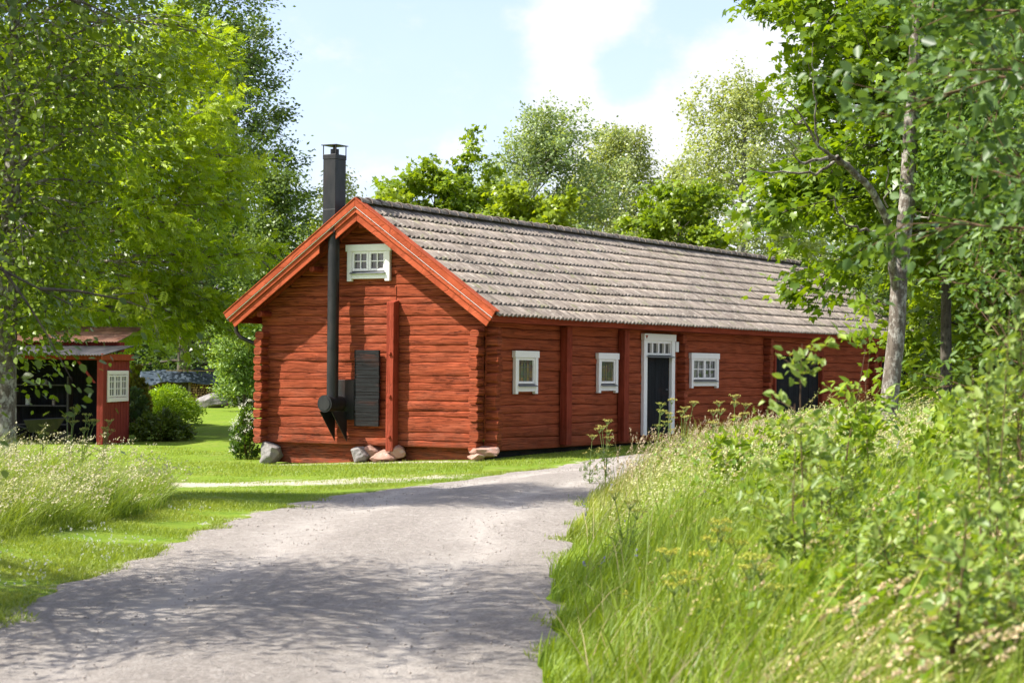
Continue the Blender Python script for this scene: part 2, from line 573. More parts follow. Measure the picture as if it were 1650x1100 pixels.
ys = np.concatenate([np.arange(-8, 46, .12), np.arange(46, 92, 1.)])
us = np.linspace(0, 1, 40)
YY, UU = np.meshgrid(ys, us, indexing='ij')
XX = xl(YY) - .10 + (xr(YY) - xl(YY) + .20) * UU
crown = .04 * np.sin(np.pi * UU) - .035 * np.exp(-((UU - .28) / .08) ** 2) - .035 * np.exp(-((UU - .73) / .08) ** 2)
ZZ = ground0(XX, YY) + .004 + crown * .8 - .05 * sstep(.03, 0, UU) - .05 * sstep(.97, 1, UU) + .006 * Wob2(21, 4.)(XX, YY)
ZZ = np.where((XX - xr(YY)) > -.4, np.minimum(ZZ, ground0(xr(YY) - .4, YY) + .02), ZZ)
o = np_mesh('gravel_road', np.stack([XX, YY, ZZ], -1).reshape(-1, 3), grid_faces(40, len(ys)), M['road'], smooth=True)
a = o.data.attributes.new('across', 'FLOAT', 'POINT'); a.data.foreach_set('value', UU.astype(np.float32).ravel())
tag(o, kind='structure')

# loose stones on the road
r = np.random.default_rng(5)
N = 9000
py = 9 + 32 * r.random(N) ** 1.4
pu = r.random(N)
px = xl(py) + (xr(py) - xl(py)) * pu
sz = .004 + .011 * r.random(N) ** 5
base = np.array([(1, 0, 0), (0, 1, 0), (-1, 0, 0), (0, -1, 0), (0, 0, .8), (0, 0, -.6)])
pf = np.array([(0, 1, 4), (1, 2, 4), (2, 3, 4), (3, 0, 4), (1, 0, 5), (2, 1, 5), (3, 2, 5), (0, 3, 5)])
az = r.uniform(0, 6.28, N)
bb = base[None] * (sz[:, None, None] * r.uniform(.6, 1.2, (N, 6, 1)))
X = bb[..., 0] * np.cos(az)[:, None] - bb[..., 1] * np.sin(az)[:, None]
Y = bb[..., 0] * np.sin(az)[:, None] + bb[..., 1] * np.cos(az)[:, None]
V = np.stack([X + px[:, None], Y + py[:, None], bb[..., 2] + (ground0(px, py) + .02 * np.sin(np.pi * pu) + .008)[:, None]], -1).reshape(-1, 3)
o = np_mesh('loose_gravel', V, (pf[None] + 6 * np.arange(N)[:, None, None]).reshape(-1, 3), simple('gravel_stone', (.30, .265, .23), .9, .2, 0, .5, 3))
tag(o, 'small loose stones scattered over the gravel road', 'gravel', kind='stuff')

# ================================================================== the barn
barn = empty('log_barn', (CX, CY, 0), 'long red log barn with grey tiled roof and black flue on its gable', 'barn', rz=-TH)
W, BL, BR, XM, ZR, ZE, LEN, OV = 5.53, -6.04, .50, -2.77, 5.10, 2.82, 26.0, .50
SLOPE = (ZR - ZE) / (BR - XM)
ALPHA = math.atan(SLOPE)
ROOFL = (BR - XM) / math.cos(ALPHA)


def zroof(X): return ZR - abs(X - XM) * SLOPE


WALLS = {}


def log_wall(name, s0f, s1f, zs, mapf, seed, openings=(), ds=.06, bulge=.028, lean=0):
    rr = np.random.default_rng(seed)
    V, Fs, off = [], [], 0
    prof = np.array([0, .035, .12, .35, .65, .88, .965, 1.0])
    pn = np.array([-.052, .004, .012, .017, .018, .015, .009, -.052]) * bulge / .05
    seams = []
    for i, z in enumerate(zs):
        w = Wob(seed * 100 + i, (.5, 1.7, 4.6, 11), (.018, .008, .003, .002)) if 0 < i < len(zs) - 1 else (lambda s: 0 * np.asarray(s))
        seams.append((z, w))
    for i in range(len(zs) - 1):
        zm = (zs[i] + zs[i + 1]) / 2
        a, b = s0f(zm), s1f(zm)
        n = max(3, int((b - a) / ds) + 1)
        s = np.linspace(a, b, n)
        z0, z1 = seams[i][0] + seams[i][1](s), seams[i + 1][0] + seams[i + 1][1](s)
        d0 = rr.uniform(-.008, .012)
        wn = Wob(seed * 77 + i, (.7, 2.3, 6, 14), (.006, .005, .004, .003))
        wt = Wob(seed * 55 + i, (1.1, 3.1), (.05, .04))
        t = prof[None, :] + (wt(s)[:, None] * np.sin(np.pi * prof)[None, :])
        z = z0[:, None] + (z1 - z0)[:, None] * t
        nn = pn[None, :] * (1 + .25 * Wob(seed + i * 3, (1.3, 4), (1, .6))(s)[:, None]) + (d0 + wn(s))[:, None] * np.sin(np.pi * np.clip(prof, .02, .98))[None, :] ** .3
        S = np.repeat(s[:, None], len(prof), 1)
        for (o0, o1, q0, q1) in openings:
            ins = (S > o0) & (S < o1) & (z > q0) & (z < q1)
            nn = np.where(ins, -.22, nn)
        V.append(np.stack(mapf(S, nn, z), -1).reshape(-1, 3))
        Fs.append(grid_faces(len(prof), n) + off)
        off += n * len(prof)
    WALLS.setdefault(name, []).append((np.concatenate(V), np.concatenate(Fs)))


def courses(z0, z1, avg, seed):
    rr = np.random.default_rng(seed)
    n = int(round((z1 - z0) / avg))
    h = rr.uniform(.72, 1.3, n)
    return z0 + np.concatenate([[0], np.cumsum(h) / h.sum() * (z1 - z0)])


ZB = .125
gz_low = courses(ZB, 2.62, .185, 3)
gz_hi = courses(2.62, ZR - .25, .19, 8)
zs_g = np.concatenate([gz_low, gz_hi[1:]])
postL, postR = Xgab(628.5, -.13, 1.2), Xgab(639, -.13, 1.2)
postX = (Xgab(625, -.14, 1.3) + Xgab(639, -.14, 1.3)) / 2 - .01


def gx0(z): return max(-W, XM - (ZR - .16 - z) / SLOPE)
def gx1(z): return min(0.0, XM + (ZR - .16 - z) / SLOPE)


# gable window opening
gwx0, gwx1 = Xgab(558, -.06, 3.8), Xgab(631, -.06, 3.8)
gwz0, gwz1 = Zat(453.5, gwx0, -.06), Zat(394.8, gwx0, -.06)
gmap = lambda s, n, z: (s, -n, z)
log_wall('gable_wall', gx0, lambda z: min(postX, gx1(z)), zs_g[zs_g < 4.3], gmap, 5, [(gwx0 + .12, gwx1 - .12, gwz0 + .12, gwz1 - .10)])
zs_r = zs_g.copy()
zs_r[1:14] += np.random.default_rng(2).uniform(-.05, .05, 13)
log_wall('gable_wall', lambda z: postX, lambda z: max(postX + .05, gx1(z)), zs_r[zs_r < 4.0], gmap, 6, [(gwx0 + .12, gwx1 - .12, gwz0 + .12, gwz1 - .10)])
zt = np.concatenate([[zs_g[zs_g < 4.3][-1]], zs_g[zs_g >= 4.3]])
log_wall('gable_wall', gx0, gx1, zt, gmap, 7)
zt2 = zs_r[zs_r < 4.0][-1]
log_wall('gable_wall', lambda z: postX, lambda z: max(postX + .05, gx1(z)), [zt2, zs_g[zs_g < 4.3][-1]], gmap, 9, [(gwx0 + .12, gwx1 - .12, gwz0 + .12, gwz1 - .10)])

# side wall with its openings
side_map = lambda s, n, z: (n, s, z)
w1 = (Yside(826, .05), Yside(865, .05)); w2 = (Yside(960.5, .05), Yside(994, .05)); w4 = (Yside(1110.5, .05), Yside(1156, .05))
dr = (Yside(1035, .06), Yside(1085, .06))
gd = (Yside(1247, .0), Yside(1321, .0)); gd2 = (Yside(1417, 0), Yside(1417, 0) + 2.6)
ops = [(w1[0] + .15, w1[1] - .15, 1.33, 2.0), (w2[0] + .15, w2[1] - .15, 1.33, 2.0), (w4[0] + .15, w4[1] - .15, 1.42, 2.05),
       (dr[0] + .12, dr[1] - .12, .26, 2.5), (gd[0], gd[1], .10, 2.17), (gd2[0], gd2[1], .1, 2.1)]
segs = [0.0, Yside(910, .1), Yside(1003, .1), Yside(1099, .1), Yside(1237, .1), Yside(1406, .1), LEN]
for i in range(len(segs) - 1):
    zz = courses(.06, 2.72, .215, 40 + i)
    log_wall('side_wall', lambda z, a=segs[i]: a, lambda z, b=segs[i + 1]: b, zz, side_map, 20 + i, ops, ds=.07, bulge=.045)
for nm, lst in WALLS.items():
    vs, fs, k = [], [], 0
    for v_, f_ in lst:
        vs.append(v_); fs.append(f_ + k); k += len(v_)
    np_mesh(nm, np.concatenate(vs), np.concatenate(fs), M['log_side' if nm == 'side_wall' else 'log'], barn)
mb = MB().box(-W, -.12, LEN - .12, LEN, .06, 2.72).box(-W, -W + .12, .1, LEN - .1, .06, 2.72)
mb.prism([(-W, 2.721), (0, 2.721), (XM, ZR - .2)], 'y', LEN - .12, LEN)
mb.build('rear_wall', M['log'], barn)


def ends_column(name, x0, x1, y0, y1, zs, along, seed, protr):
    """stack of projecting log ends at a cross joint"""
    rr = np.random.default_rng(seed)
    mb = MB()
    for a, b in zip(zs[:-1], zs[1:]):
        h = (b - a) * .5 * .98
        zc = (a + b) / 2 + rr.uniform(-.01, .01)
        L = protr + rr.uniform(-.035, .03)
        poly = []
        cx = ((x0 + x1) / 2 if along == 'y' else (y0 + y1) / 2) + rr.uniform(-.012, .012)
        hw = ((x1 - x0) if along == 'y' else (y1 - y0)) / 2 * rr.uniform(.86, 1.02)
        for (p, q) in ((-1, -.55), (-.6, -.97), (.6, -.97), (1, -.5), (1, .5), (.6, .97), (-.6, .97), (-1, .55)):
            poly.append((cx + p * hw + rr.uniform(-.006, .006), zc + q * h))
        if along == 'y': mb.prism(poly, 'y', y1, y1 - L)
        else: mb.prism(poly, 'x', x0, x0 + L)
    mb.build(name, M['log'], barn, bevel=.012)


ends_column('corner_log_ends', -W - .02, -W + .20, 0, .02, courses(.10, 2.50, .19, 61), 'y', 62, .30)
ends_column('corner_log_ends', -.22, 0.0, 0, .02, courses(.06, 2.52, .19, 63), 'y', 64, .27)
ends_column('corner_log_ends', -.02, 0, .03, .25, courses(.08, 2.56, .2, 65), 'x', 66, .30)
for k, u in enumerate((1099.5, 1237.5, 1406.5)):
    yc = Yside(u, .12)
    ends_column('joint_log_ends', -.02, 0, yc - .11, yc + .11, courses(.06, 2.62, .2, 67 + k), 'x', 70 + k, .24)
for u in (911, 1003.5):
    yc = Yside(u, .1)
    MB().box(.03, .20, yc - .12, yc + .12, .12, 2.64).build('wall_post', M['board'], barn, bevel=.01)
# gable post with pegs
zpt = Zat(483, postX, -.2)
po = MB().prism([(-.03, .03), (-.24, .03), (-.24, zpt - .05), (-.03, zpt)], 'x', postX - .088, postX + .088).build('wall_post', M['board'], barn, bevel=.012)
for z in (.30, 1.13, 2.0):
    MB().box(postX - .02, postX + .04, -.28, -.235, z, z + .05).build('peg', M['board'], po, bevel=.006)
# sunk gable plinth board, black shade strip along the side, dark under floor
MB().box(-W + .25, -.1, .16, .20, -.30, .14).build('plinth_and_shade_board', M['log'], barn)
MB().box(-.16, -.12, .3, LEN - .2, -.25, .08).build('plinth_and_shade_board', M['black_board'], barn)  # black strip standing in for the shade in the gap under the wall
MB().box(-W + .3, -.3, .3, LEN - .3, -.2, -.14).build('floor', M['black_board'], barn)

# ---- roof
def wave(Y):
    f = (Y / .178) % 1.0
    return np.where(f < .62, np.sin(f / .62 * np.pi), -.75 * np.sin((f - .62) / .38 * np.pi))


def roof_side(sgn, seed):
    rr = np.random.default_rng(seed)
    NC = 10
    Yv = np.arange(-OV - .02, LEN + OV, .0223)
    nY = len(Yv)
    ti = np.floor((Yv + 1) / .178).astype(int)
    rows_r, rows_h = [], []
    cl = (ROOFL + .06) / NC
    edge = Wob(seed, (.5, 1.9), (.010, .006))
    sag = Wob(seed + 1, (.23, .6), (.022, .014))(Yv)
    for c in range(NC):
        jr = rr.uniform(-.007, .007, ti.max() + 2)[ti] + edge(Yv + c)
        jh = rr.uniform(-.003, .007, ti.max() + 2)[ti]
        jt = rr.uniform(-.002, .002, ti.max() + 2)[ti]
        r0 = c * cl + .02
        for k, (t, h) in enumerate(((0, .004), (.5, .011), (.95, .018), (1.0, .019), (1.0, .004))):
            rows_r.append(r0 + t * cl + (jr if t > .9 else 0))
            hh = h + wave(Yv) * (.012 + .020 * t) + np.maximum(0, wave(Yv)) * .010 * t + jh * t + jt
            if k == 4: hh = h + wave(Yv) * .012 - .004
            rows_h.append(hh + sag * np.sin(np.pi * (c + t) / NC * .9 + .1))
    Rr, Hh = np.array([q + 0 * Yv for q in rows_r]), np.array(rows_h)
    X = XM + sgn * (Rr * math.cos(ALPHA) + Hh * math.sin(ALPHA))
    Z = ZR - Rr * math.sin(ALPHA) + Hh * math.cos(ALPHA)
    V = np.stack([X, np.repeat(Yv[None], len(Rr), 0), Z], -1).reshape(-1, 3)
    Fc = grid_faces(nY, len(Rr))
    if sgn < 0: Fc = Fc[:, ::-1]
    return V, Fc


va, fa = roof_side(1, 31); vb, fb = roof_side(-1, 33)
roof = np_mesh('roof', np.concatenate([va, vb]), np.concatenate([fa, fb + len(va)]), M['tile'], barn)
# ridge caps, overlapping half rounds
mb = MB()
rr = np.random.default_rng(9)
y = -OV - .03
while y < LEN + OV - .1:
    L = .40
    j = rr.uniform(-.012, .012); ra, rb = .105 + rr.uniform(-.005, .01), .135 + rr.uniform(-.005, .012)
    vv, ff = [], []
    for (yy, rad, dz) in ((y, rb, .014), (y + L + .03, ra, .0)):
        for k in range(9):
            t = PI * k / 8
            vv.append((XM + j + rad * math.cos(t) * 1.05, yy, ZR + .0 + dz + rad * math.sin(t) * .9 + rr.uniform(-.003, .003)))
    for (yy, rad, dz) in ((y, rb - .022, .014), (y + L + .03, ra - .022, 0)):
        for k in range(9):
            t = PI * k / 8
            vv.append((XM + j + rad * math.cos(t) * 1.05, yy, ZR + dz + rad * math.sin(t) * .9))
    for k in range(8):
        ff += [(k, k + 1, 10 + k, 9 + k), (18 + k, 27 + k, 28 + k, 19 + k), (k, 18 + k, 19 + k, k + 1)]
    mb.add(vv, ff)
    y += L - .02
mb.build('ridge_caps', M['tile'], roof)


def slope_board(name, mat, sgn, x_in, x_out, t0, t1, y0, y1, parent=None, cut=True):
    """board lying along the verge; t0/t1 are vertical offsets below the roof line; ends cut square at the eave"""
    def at(x, t):
        return (XM + sgn * x, ZR - x * SLOPE - t)
    n = (t1 - t0) * math.sin(ALPHA) * math.cos(ALPHA) if cut else 0
    o0 = -t0 * math.sin(ALPHA) * math.cos(ALPHA) if cut else 0
    poly = [at(x_in, t0), at(x_out + o0, t0), at(x_out + o0 - n, t1), at(x_in, t1)]
    # re-evaluate heights on the slope for the square cut
    poly[1] = (XM + sgn * (x_out + o0), ZR - (x_out + o0) * SLOPE - t0)
    poly[2] = (XM + sgn * (x_out + o0 - n), ZR - (x_out + o0 - n) * SLOPE - t1)
    return MB().prism(poly, 'y', y0, y1).build(name, mat, parent or barn, bevel=.006)


HW = BR - XM + .03
pipeX = Xgab(537.5, -.34, 3.0)
gapA, gapB = XM - Xgab(537.5 + 1.5, -OV - .04, 4.1), XM - Xgab(513, -OV - .04, 4.1)
for sgn in (1, -1):
    b = slope_board('barge_board', M['barge'], sgn, 0, HW, .0, .195, -OV - .05, -OV - .02)
    slope_board('verge_flashing', M['barge'], sgn, 0, HW + .01, -.085, .075, -OV - .085, -OV - .054, b)
    slope_board('verge_top', M['barge'], sgn, 0, HW + .01, -.110, -.086, -OV - .10, -OV + .10, b)
    slope_board('drip_edge', M['white'], sgn, 0, HW + .012, .077, .088, -OV - .08, -OV - .053, b)
    if sgn == 1:
        slope_board('barge_board', M['barge'], sgn, 0, HW - .02, .18, .365, -OV - .017, -OV + .013)
    else:
        slope_board('barge_board', M['barge'], sgn, 0, gapA, .18, .365, -OV - .017, -OV + .013, cut=False)
        slope_board('barge_board', M['barge'], sgn, gapB, HW - .02, .18, .365, -OV - .017, -OV + .013)
# roof deck, laths and rafters visible under the overhang
for sgn in (1, -1):
    slope_board('roof_deck', M['plank_red'], sgn, 0, HW - .10, .055, .095, -OV - .01, LEN + OV - .05)
    slope_board('gable_rafter', M['board'], sgn, 0.05, HW - .2, .10, .26, -.20, -.075)
mb = MB()
for k in range(11):
    x = .35 + k * .28
    z = ZR - x * SLOPE - .13
    for q in (-1, 1):
        MB().box(XM + q * x - .03, XM + q * x + .03, -OV + .02, -.01, z, z + .05).build('roof_lath', M['plank_red'], barn)
for (u, v, d, tilt) in ((581, 363, .10, 0), (503, 433.5, .115, 0), (419.5, 505.5, .125, 0), (664, 431, .09, 0), (782, 508, .11, 0)):
    X = Xgab(u, -.32, 3.4); Z = Zat(v, X, -.32)
    rr = np.random.default_rng(int(u))
    pts = [(X + d * .62 * math.cos(2 * PI * k / 9) * rr.uniform(.93, 1.05), Z + d * .62 * math.sin(2 * PI * k / 9) * rr.uniform(.9, 1.05)) for k in range(9)]
    MB().prism(pts, 'y', -.36 if u != 664 else -.16, .1).build('purlin', M['board'], barn, bevel=.012)
# eave fascia along the visible side, and the far one
MB().box(BR - .09, BR - .055, -OV + .02, LEN + OV - .06, ZE - .16, ZE - .015).build('fascia', M['fascia'], barn, bevel=.005)
MB().box(BL + .055, BL + .09, -OV + .02, LEN + OV - .06, ZE - .16, ZE - .015).build('fascia', M['fascia'], barn, bevel=.005)
MB().box(.02, BR - .10, .3, LEN + .4, ZE - .16, ZE - .13).build('soffit', M['plank_red'], barn)
# gutter and downpipe at the left eave
mb = MB().tube([(BL - .06, -OV + .06, ZE - .07), (BL - .06, LEN, ZE - .07)], .06, 8)
g = mb.build('gutter', M['black_metal'], barn, smooth=True)
MB().tube([(BL - .06, -.2, ZE - .10), (BL - .04, -.2, ZE - .34), (BL + .04, -.16, ZE - .46), (BL + .30, -.06, ZE - .58), (BL + .42, .0, ZE - .62)], .045, 10).build('downpipe', M['black_metal'], g, smooth=True)


# ---- windows on a wall: local frame (s along, n outwards, z up)
def window(kind, s0, s1, z0, z1, place, cols, rows, sashes=1, stained_glass=False):
    """place(s, n, z) -> barn coordinates; returns the frame part with its sub-parts"""
    def bx(mb, a, b, n0, n1, c, d):
        p = [place(a, n0, c), place(b, n0, c), place(b, n1, c), place(a, n1, c), place(a, n0, d), place(b, n0, d), place(b, n1, d), place(a, n1, d)]
        mb.add(p, [(0, 3, 2, 1), (4, 5, 6, 7), (0, 1, 5, 4), (1, 2, 6, 5), (2, 3, 7, 6), (3, 0, 4, 7)])
        return mb
    t = .15
    m = MB()
    bx(m, s0 - .0, s1 + .0, .0, .085, z1 - .14, z1)                       # head casing
    bx(m, s0 + .035, s0 + t, .0, .075, z0, z1 - .142)
    bx(m, s1 - t, s1 - .035, .0, .075, z0, z1 - .142)
    bx(m, s0 + t + .002, s1 - t - .002, .0, .072, z0 + .05, z0 + .17)
    fr = m.build('window', M['white'], barn, bevel=.006)
    # sash
    a, b, c, d = s0 + t, s1 - t, z0 + .21, z1 - .142
    m = MB()
    pm = []
    bw = (b - a) / sashes
    g = MB()
    mu = MB()
    for k in range(sashes):
        p, q = a + k * bw + .004, a + (k + 1) * bw - .004
        e = .05
        bx(m, p, p + e, .0, .055, c, d); bx(m, q - e, q, .0, .055, c, d)
        bx(m, p + e, q - e, .0, .053, c, c + e); bx(m, p + e, q - e, .0, .053, d - e, d)
        bx(g, p + e, q - e, .012, .018, c + e, d - e)
        bar = .011 if not stained_glass else .004
        nb = (.0, .045) if not stained_glass else (.012, .023)
        for i in range(1, cols):
            x = p + e + (q - p - 2 * e) * i / cols
            bx(mu, x - bar, x + bar, *nb, c + e + .001, d - e - .001)
        for j in range(1, rows):
            z = c + e + (d - c - 2 * e) * j / rows
            bx(mu, p + e + .001, q - e - .001, nb[0] + .002, nb[1] - .002, z - bar, z + bar)
        if stained_glass:
            # interlaced arches in lead
            zb = c + e + (d - c - 2 * e) * (rows - 1.05) / rows
            w = (q - p - 2 * e) / cols
            for i in range(cols - 1):
                x0, x1 = p + e + w * i, p + e + w * (i + 2)
                pts = []
                for s in range(13):
                    th = PI * s / 12
                    pts.append(place((x0 + x1) / 2 + math.cos(th) * w, .0205, zb + math.sin(th) * (d - e - zb) * .93))
                mu.tube(pts, .0045, 5)
    m.build('sash', M['white'], fr, bevel=.004)
    mu.build('glazing_bars', M['white'] if not stained_glass else M['lead'], fr)
    g.build('pane', M['stained'] if stained_glass else M['glass'], fr)
    s = MB()
    p = [place(a - .02, .0, z0 + .215), place(b + .02, .0, z0 + .215), place(b + .02, .13, z0 + .165), place(a - .02, .13, z0 + .165),
         place(a - .02, .0, z0 + .208), place(b + .02, .0, z0 + .208), place(b + .02, .13, z0 + .150), place(a - .02, .13, z0 + .150)]
    s.add(p, [(0, 1, 2, 3), (7, 6, 5, 4), (0, 4, 5, 1), (1, 5, 6, 2), (2, 6, 7, 3), (3, 7, 4, 0)])
    s.build('sill', M['zinc'], fr)
    return fr


gp = lambda s, n, z: (s, -n - .025, z)
sp = lambda s, n, z: (n + .025, s, z)
window('casement', gwx0, gwx1, gwz0, gwz1, gp, 2, 2, 2)['label'] = 'white two-leaf window high in the gable'
window('leaded', w1[0], w1[1], 1.22, 2.11, sp, 5, 3, 1, True)['label'] = 'small white window with coloured leaded glass nearest the corner'
window('leaded', w2[0], w2[1], 1.22, 2.11, sp, 5, 3, 1, True)['label'] = 'small white window with coloured leaded glass beside the wall post'
window('casement', w4[0], w4[1], 1.31, 2.17, sp, 2, 2, 2)['label'] = 'white two-leaf window right of the door'

# ---- plank door with transom light
d0, d1 = dr
m = MB()
m.box(.02, .115, d0 - .02, d1 + .02, 2.43, 2.59).box(.02, .10, d0 + .0, d0 + .18, .225, 2.428).box(.02, .10, d1 - .18, d1 - .0, .225, 2.428)
door = m.build('door', M['white'], barn, bevel=.006)
m = MB()
ta, tb = d0 + .18, d1 - .18
m.box(-.03, .07, ta, tb, 2.37, 2.43).box(-.03, .07, ta, tb, 2.09, 2.14)
for k in range(5):
    y = ta + (tb - ta) * k / 4
    m.box(-.03, .065, max(ta, y - .03), min(tb, y + .03), 2.142, 2.368)
m.build('transom_bars', M['white'], door, bevel=.004)
m = MB().box(-.005, .005, ta, tb, 2.13, 2.38); m.build('pane', M['glass'], door)
m = MB().prism([(.02, 2.085), (.17, 2.05), (.17, 2.035), (.02, 2.065)], 'y', ta - .06, tb + .06); m.build('drip_cap', M['zinc'], door)
m = MB()
nb = 7
for k in range(nb):
    y = ta + (tb - ta) * k / nb
    m.box(-.03, .018 + .004 * (k % 2), y + .003, y + (tb - ta) / nb - .003, .24, 2.05)
m.box(.0, .02, ta, tb, .235, .24)
leaf = m.build('door_leaf', M['dark_door'], door, bevel=.004)
m = MB().tube([(.03, tb - .16, 1.28), (.075, tb - .16, 1.28), (.075, tb - .27, 1.28)], .012, 8); m.build('handle', M['zinc'], leaf, smooth=True)
m = MB().box(.02, .07, ta - .2, tb + .2, .10, .223); m.build('threshold', M['plank_red'], door, bevel=.006)
m = MB().box(.03, .10, d1 + .05, d1 + .20, 2.18, 2.42).box(.10, .104, d1 + .07, d1 + .18, 2.21, 2.39); m.build('vent_box', M['white'], barn, bevel=.008)
m = MB().prism([(.02, .05), (.08, .05), (.05, .0)], 'x', .118, .122)
tri = MB().add([(.118, d0 + .02, 2.53), (.118, d0 + .14, 2.53), (.118, d0 + .08, 2.45)], [(0, 1, 2)]); 
MB().prism([(d0 + .03, 2.545), (d0 + .15, 2.545), (d0 + .09, 2.465)], 'x', .116, .122).build('door_badge', M['barge'], door)
# ---- dark barn doors further along
for (a, b, top) in ((gd[0], gd[1], 2.17), (gd2[0], gd2[1], 2.1)):
    m = MB()
    n = 9
    for k in range(n):
        y = a + (b - a) * k / n
        m.box(-.10, -.05 + .006 * (k % 2), y + .004, y + (b - a) / n - .004, .12, top)
    bd = m.build('barn_door', M['dark_door'], barn, bevel=.004)
    m = MB().box(-.02, .07, a - .10, a, .1, top).box(-.02, .07, b, b + .10, .1, top).box(-.02, .072, a - .12, b + .12, top + .002, top + .13)
    m.build('door_frame', M['board'], bd, bevel=.006)

# ---- black flue on the gable
flue = MB()
PY = -.36
pz0 = Zat(640, pipeX, PY)
flue.tube([(pipeX, PY, pz0), (pipeX, PY, zroof(pipeX) + .3)], .122, 20, False)
for z in (Zat(560, pipeX, PY), Zat(476, pipeX, PY), Zat(395, pipeX, PY)):
    flue.tube([(pipeX, PY, z - .012), (pipeX, PY, z + .012)], .127, 20)
chim = flue.build('chimney', M['black_metal'], barn, smooth=True)
ez = Zat(650, pipeX, -.55)
m = MB().tube([(pipeX, -.62, ez), (pipeX, -.02, ez)], [.165, .165], 24)
m.tube([(pipeX, -.64, ez), (pipeX, -.60, ez)], [.178, .178], 24)
m.build('cleaning_tee', M['black_metal'], chim, smooth=True)
MB().tube([(pipeX, -.655, ez), (pipeX, -.642, ez)], .14, 24).build('hatch', M['black_metal'], chim, smooth=True)
px0, px1 = Xgab(526, -.08, 1.3), Xgab(570, -.08, 1.3)
MB().box(px0, px1, -.085, -.065, Zat(676, px1, -.08), Zat(612, px1, -.08)).build('wall_plate', M['black_metal'], chim, bevel=.004)
for dx in (-.15, .15):
    zt_ = ez - .165
    MB().prism([(-.60, zt_), (-.05, zt_), (-.05, zt_ - .62)], 'x', pipeX + dx - .006, pipeX + dx + .006).build('bracket', M['black_metal'], chim)
ctop = Zat(250, pipeX, PY)
cb = MB().box(pipeX - .155, pipeX + .155, PY - .19, PY + .19, zroof(pipeX) - .12, ctop - .10)
cb.box(pipeX - .163, pipeX + .163, PY - .198, PY + .198, ctop - .10, ctop + .0)
cb.box(pipeX - .158, pipeX + .158, PY - .193, PY + .193, ctop - 1.15, ctop - 1.135)
cas = cb.build('flue_casing', M['black_metal'], chim, bevel=.006)
m = MB()
for sx in (-.152, .152):
    for sy in (-.187, .187):
        m.box(pipeX + sx - .008, pipeX + sx + .008, PY + sy - .008, PY + sy + .008, ctop, ctop + .185)
m.box(pipeX - .19, pipeX + .19, PY - .22, PY + .22, ctop + .185, ctop + .20)
m.tube([(pipeX, PY, ctop), (pipeX, PY, ctop + .12)], .09, 14).tube([(pipeX, PY, ctop + .12), (pipeX, PY, ctop + .184)], .04, 10)
m.build('rain_cap', M['black_metal'], cas)
# ---- tarred board shutter
sx0, sx1 = Xgab(571, -.12, 1.5), Xgab(610.5, -.12, 1.5)
sz0, sz1 = Zat(687, sx1, -.12), Zat(563, sx1, -.12)
m = MB()
rr = np.random.default_rng(4)
z = sz0
while z < sz1 - .02:
    h = min(rr.uniform(.045, .11), sz1 - z)
    yo = rr.uniform(0, .014)
    m.box(sx0 + rr.uniform(-.006, .006), sx1 + rr.uniform(-.006, .006), -.125 - yo, -.075, z + .002, z + h - .002)
    z += h
m.build('hatch_cover', M['black_board'], barn, bevel=.003)


# ---- stones the barn stands on
def stone(name, loc, size, seed, mat, label, cat, group=None, rz=0):
    import bmesh
    bm = bmesh.new(); bmesh.ops.create_icosphere(bm, subdivisions=4, radius=1)
    rr = np.random.default_rng(seed)
    dirs = rr.normal(size=(16, 3)); dirs /= np.linalg.norm(dirs, axis=1)[:, None]
    cut = rr.uniform(.52, .85, 16)
    w = [Wob2(seed + 5, 2.5), Wob2(seed + 6, 6)]
    for v in bm.verts:
        p = np.array(v.co)
        for d_, c_ in zip(dirs, cut):
            e = p.dot(d_) - c_
            if e > 0: p = p - d_ * e * .92
        k = 1 + .05 * float(w[0](p[0] + p[2], p[1] - p[2])) + .022 * float(w[1](p[0] - p[2], p[1] + p[2]))
        v.co = Vector(p * k * np.array(size) * .62)
    me = bpy.data.meshes.new(name); bm.to_mesh(me); bm.free(); me.materials.append(mat)
    ob = bpy.data.objects.new(name, me); COL.objects.link(ob); ob.location = loc; ob.rotation_euler = (0, 0, rz)
    return tag(ob, label, cat, group)


def bstone(u, v, yloc, size, seed, mat, label):
    X = Xgab(u, yloc, 0); Z = Zat(v, X, yloc)
    stone('foundation_stone', b2w(X, yloc, Z), size, seed, mat, label, 'stone', 'foundation stones under the barn', -TH)


bstone(436, 729, -.10, (.55, .50, .45), 1, M['stone'], 'big pale squared stone under the left front corner of the barn')
bstone(581, 733, -.10, (.42, .40, .30), 12, M['stone'], 'grey block under the middle of the gable, left of the wall post')
bstone(600, 727, .06, (.40, .3, .26), 13, M['stone_red'], 'red stained stone wedged behind the grey block and the wall post')
bstone(617, 735, -.12, (.50, .42, .26), 14, M['stone_red'], 'flat reddish stone at the foot of the gable wall post')
bstone(641, 730, .0, (.40, .36, .28), 15, M['stone_red'], 'angular red stone just right of the gable wall post')
bstone(783, 727, -.02, (.62, .50, .24), 16, M['stone_red'], 'flat red slab under the right front corner of the barn')
bstone(768, 736, -.22, (.36, .3, .16), 17, M['stone_red'], 'small low stone in the grass below the right front corner')
bstone(430, 740, .25, (.3, .3, .2), 18, M['stone'], 'low grey stone in the shade behind the corner stone')
# ================================================================== vegetation
def rand_dirs(r, n):
    v = r.normal(size=(n, 3)); return v / np.linalg.norm(v, axis=1)[:, None]


def nrm(v): return v / np.maximum(np.linalg.norm(v, axis=-1, keepdims=True), 1e-9)


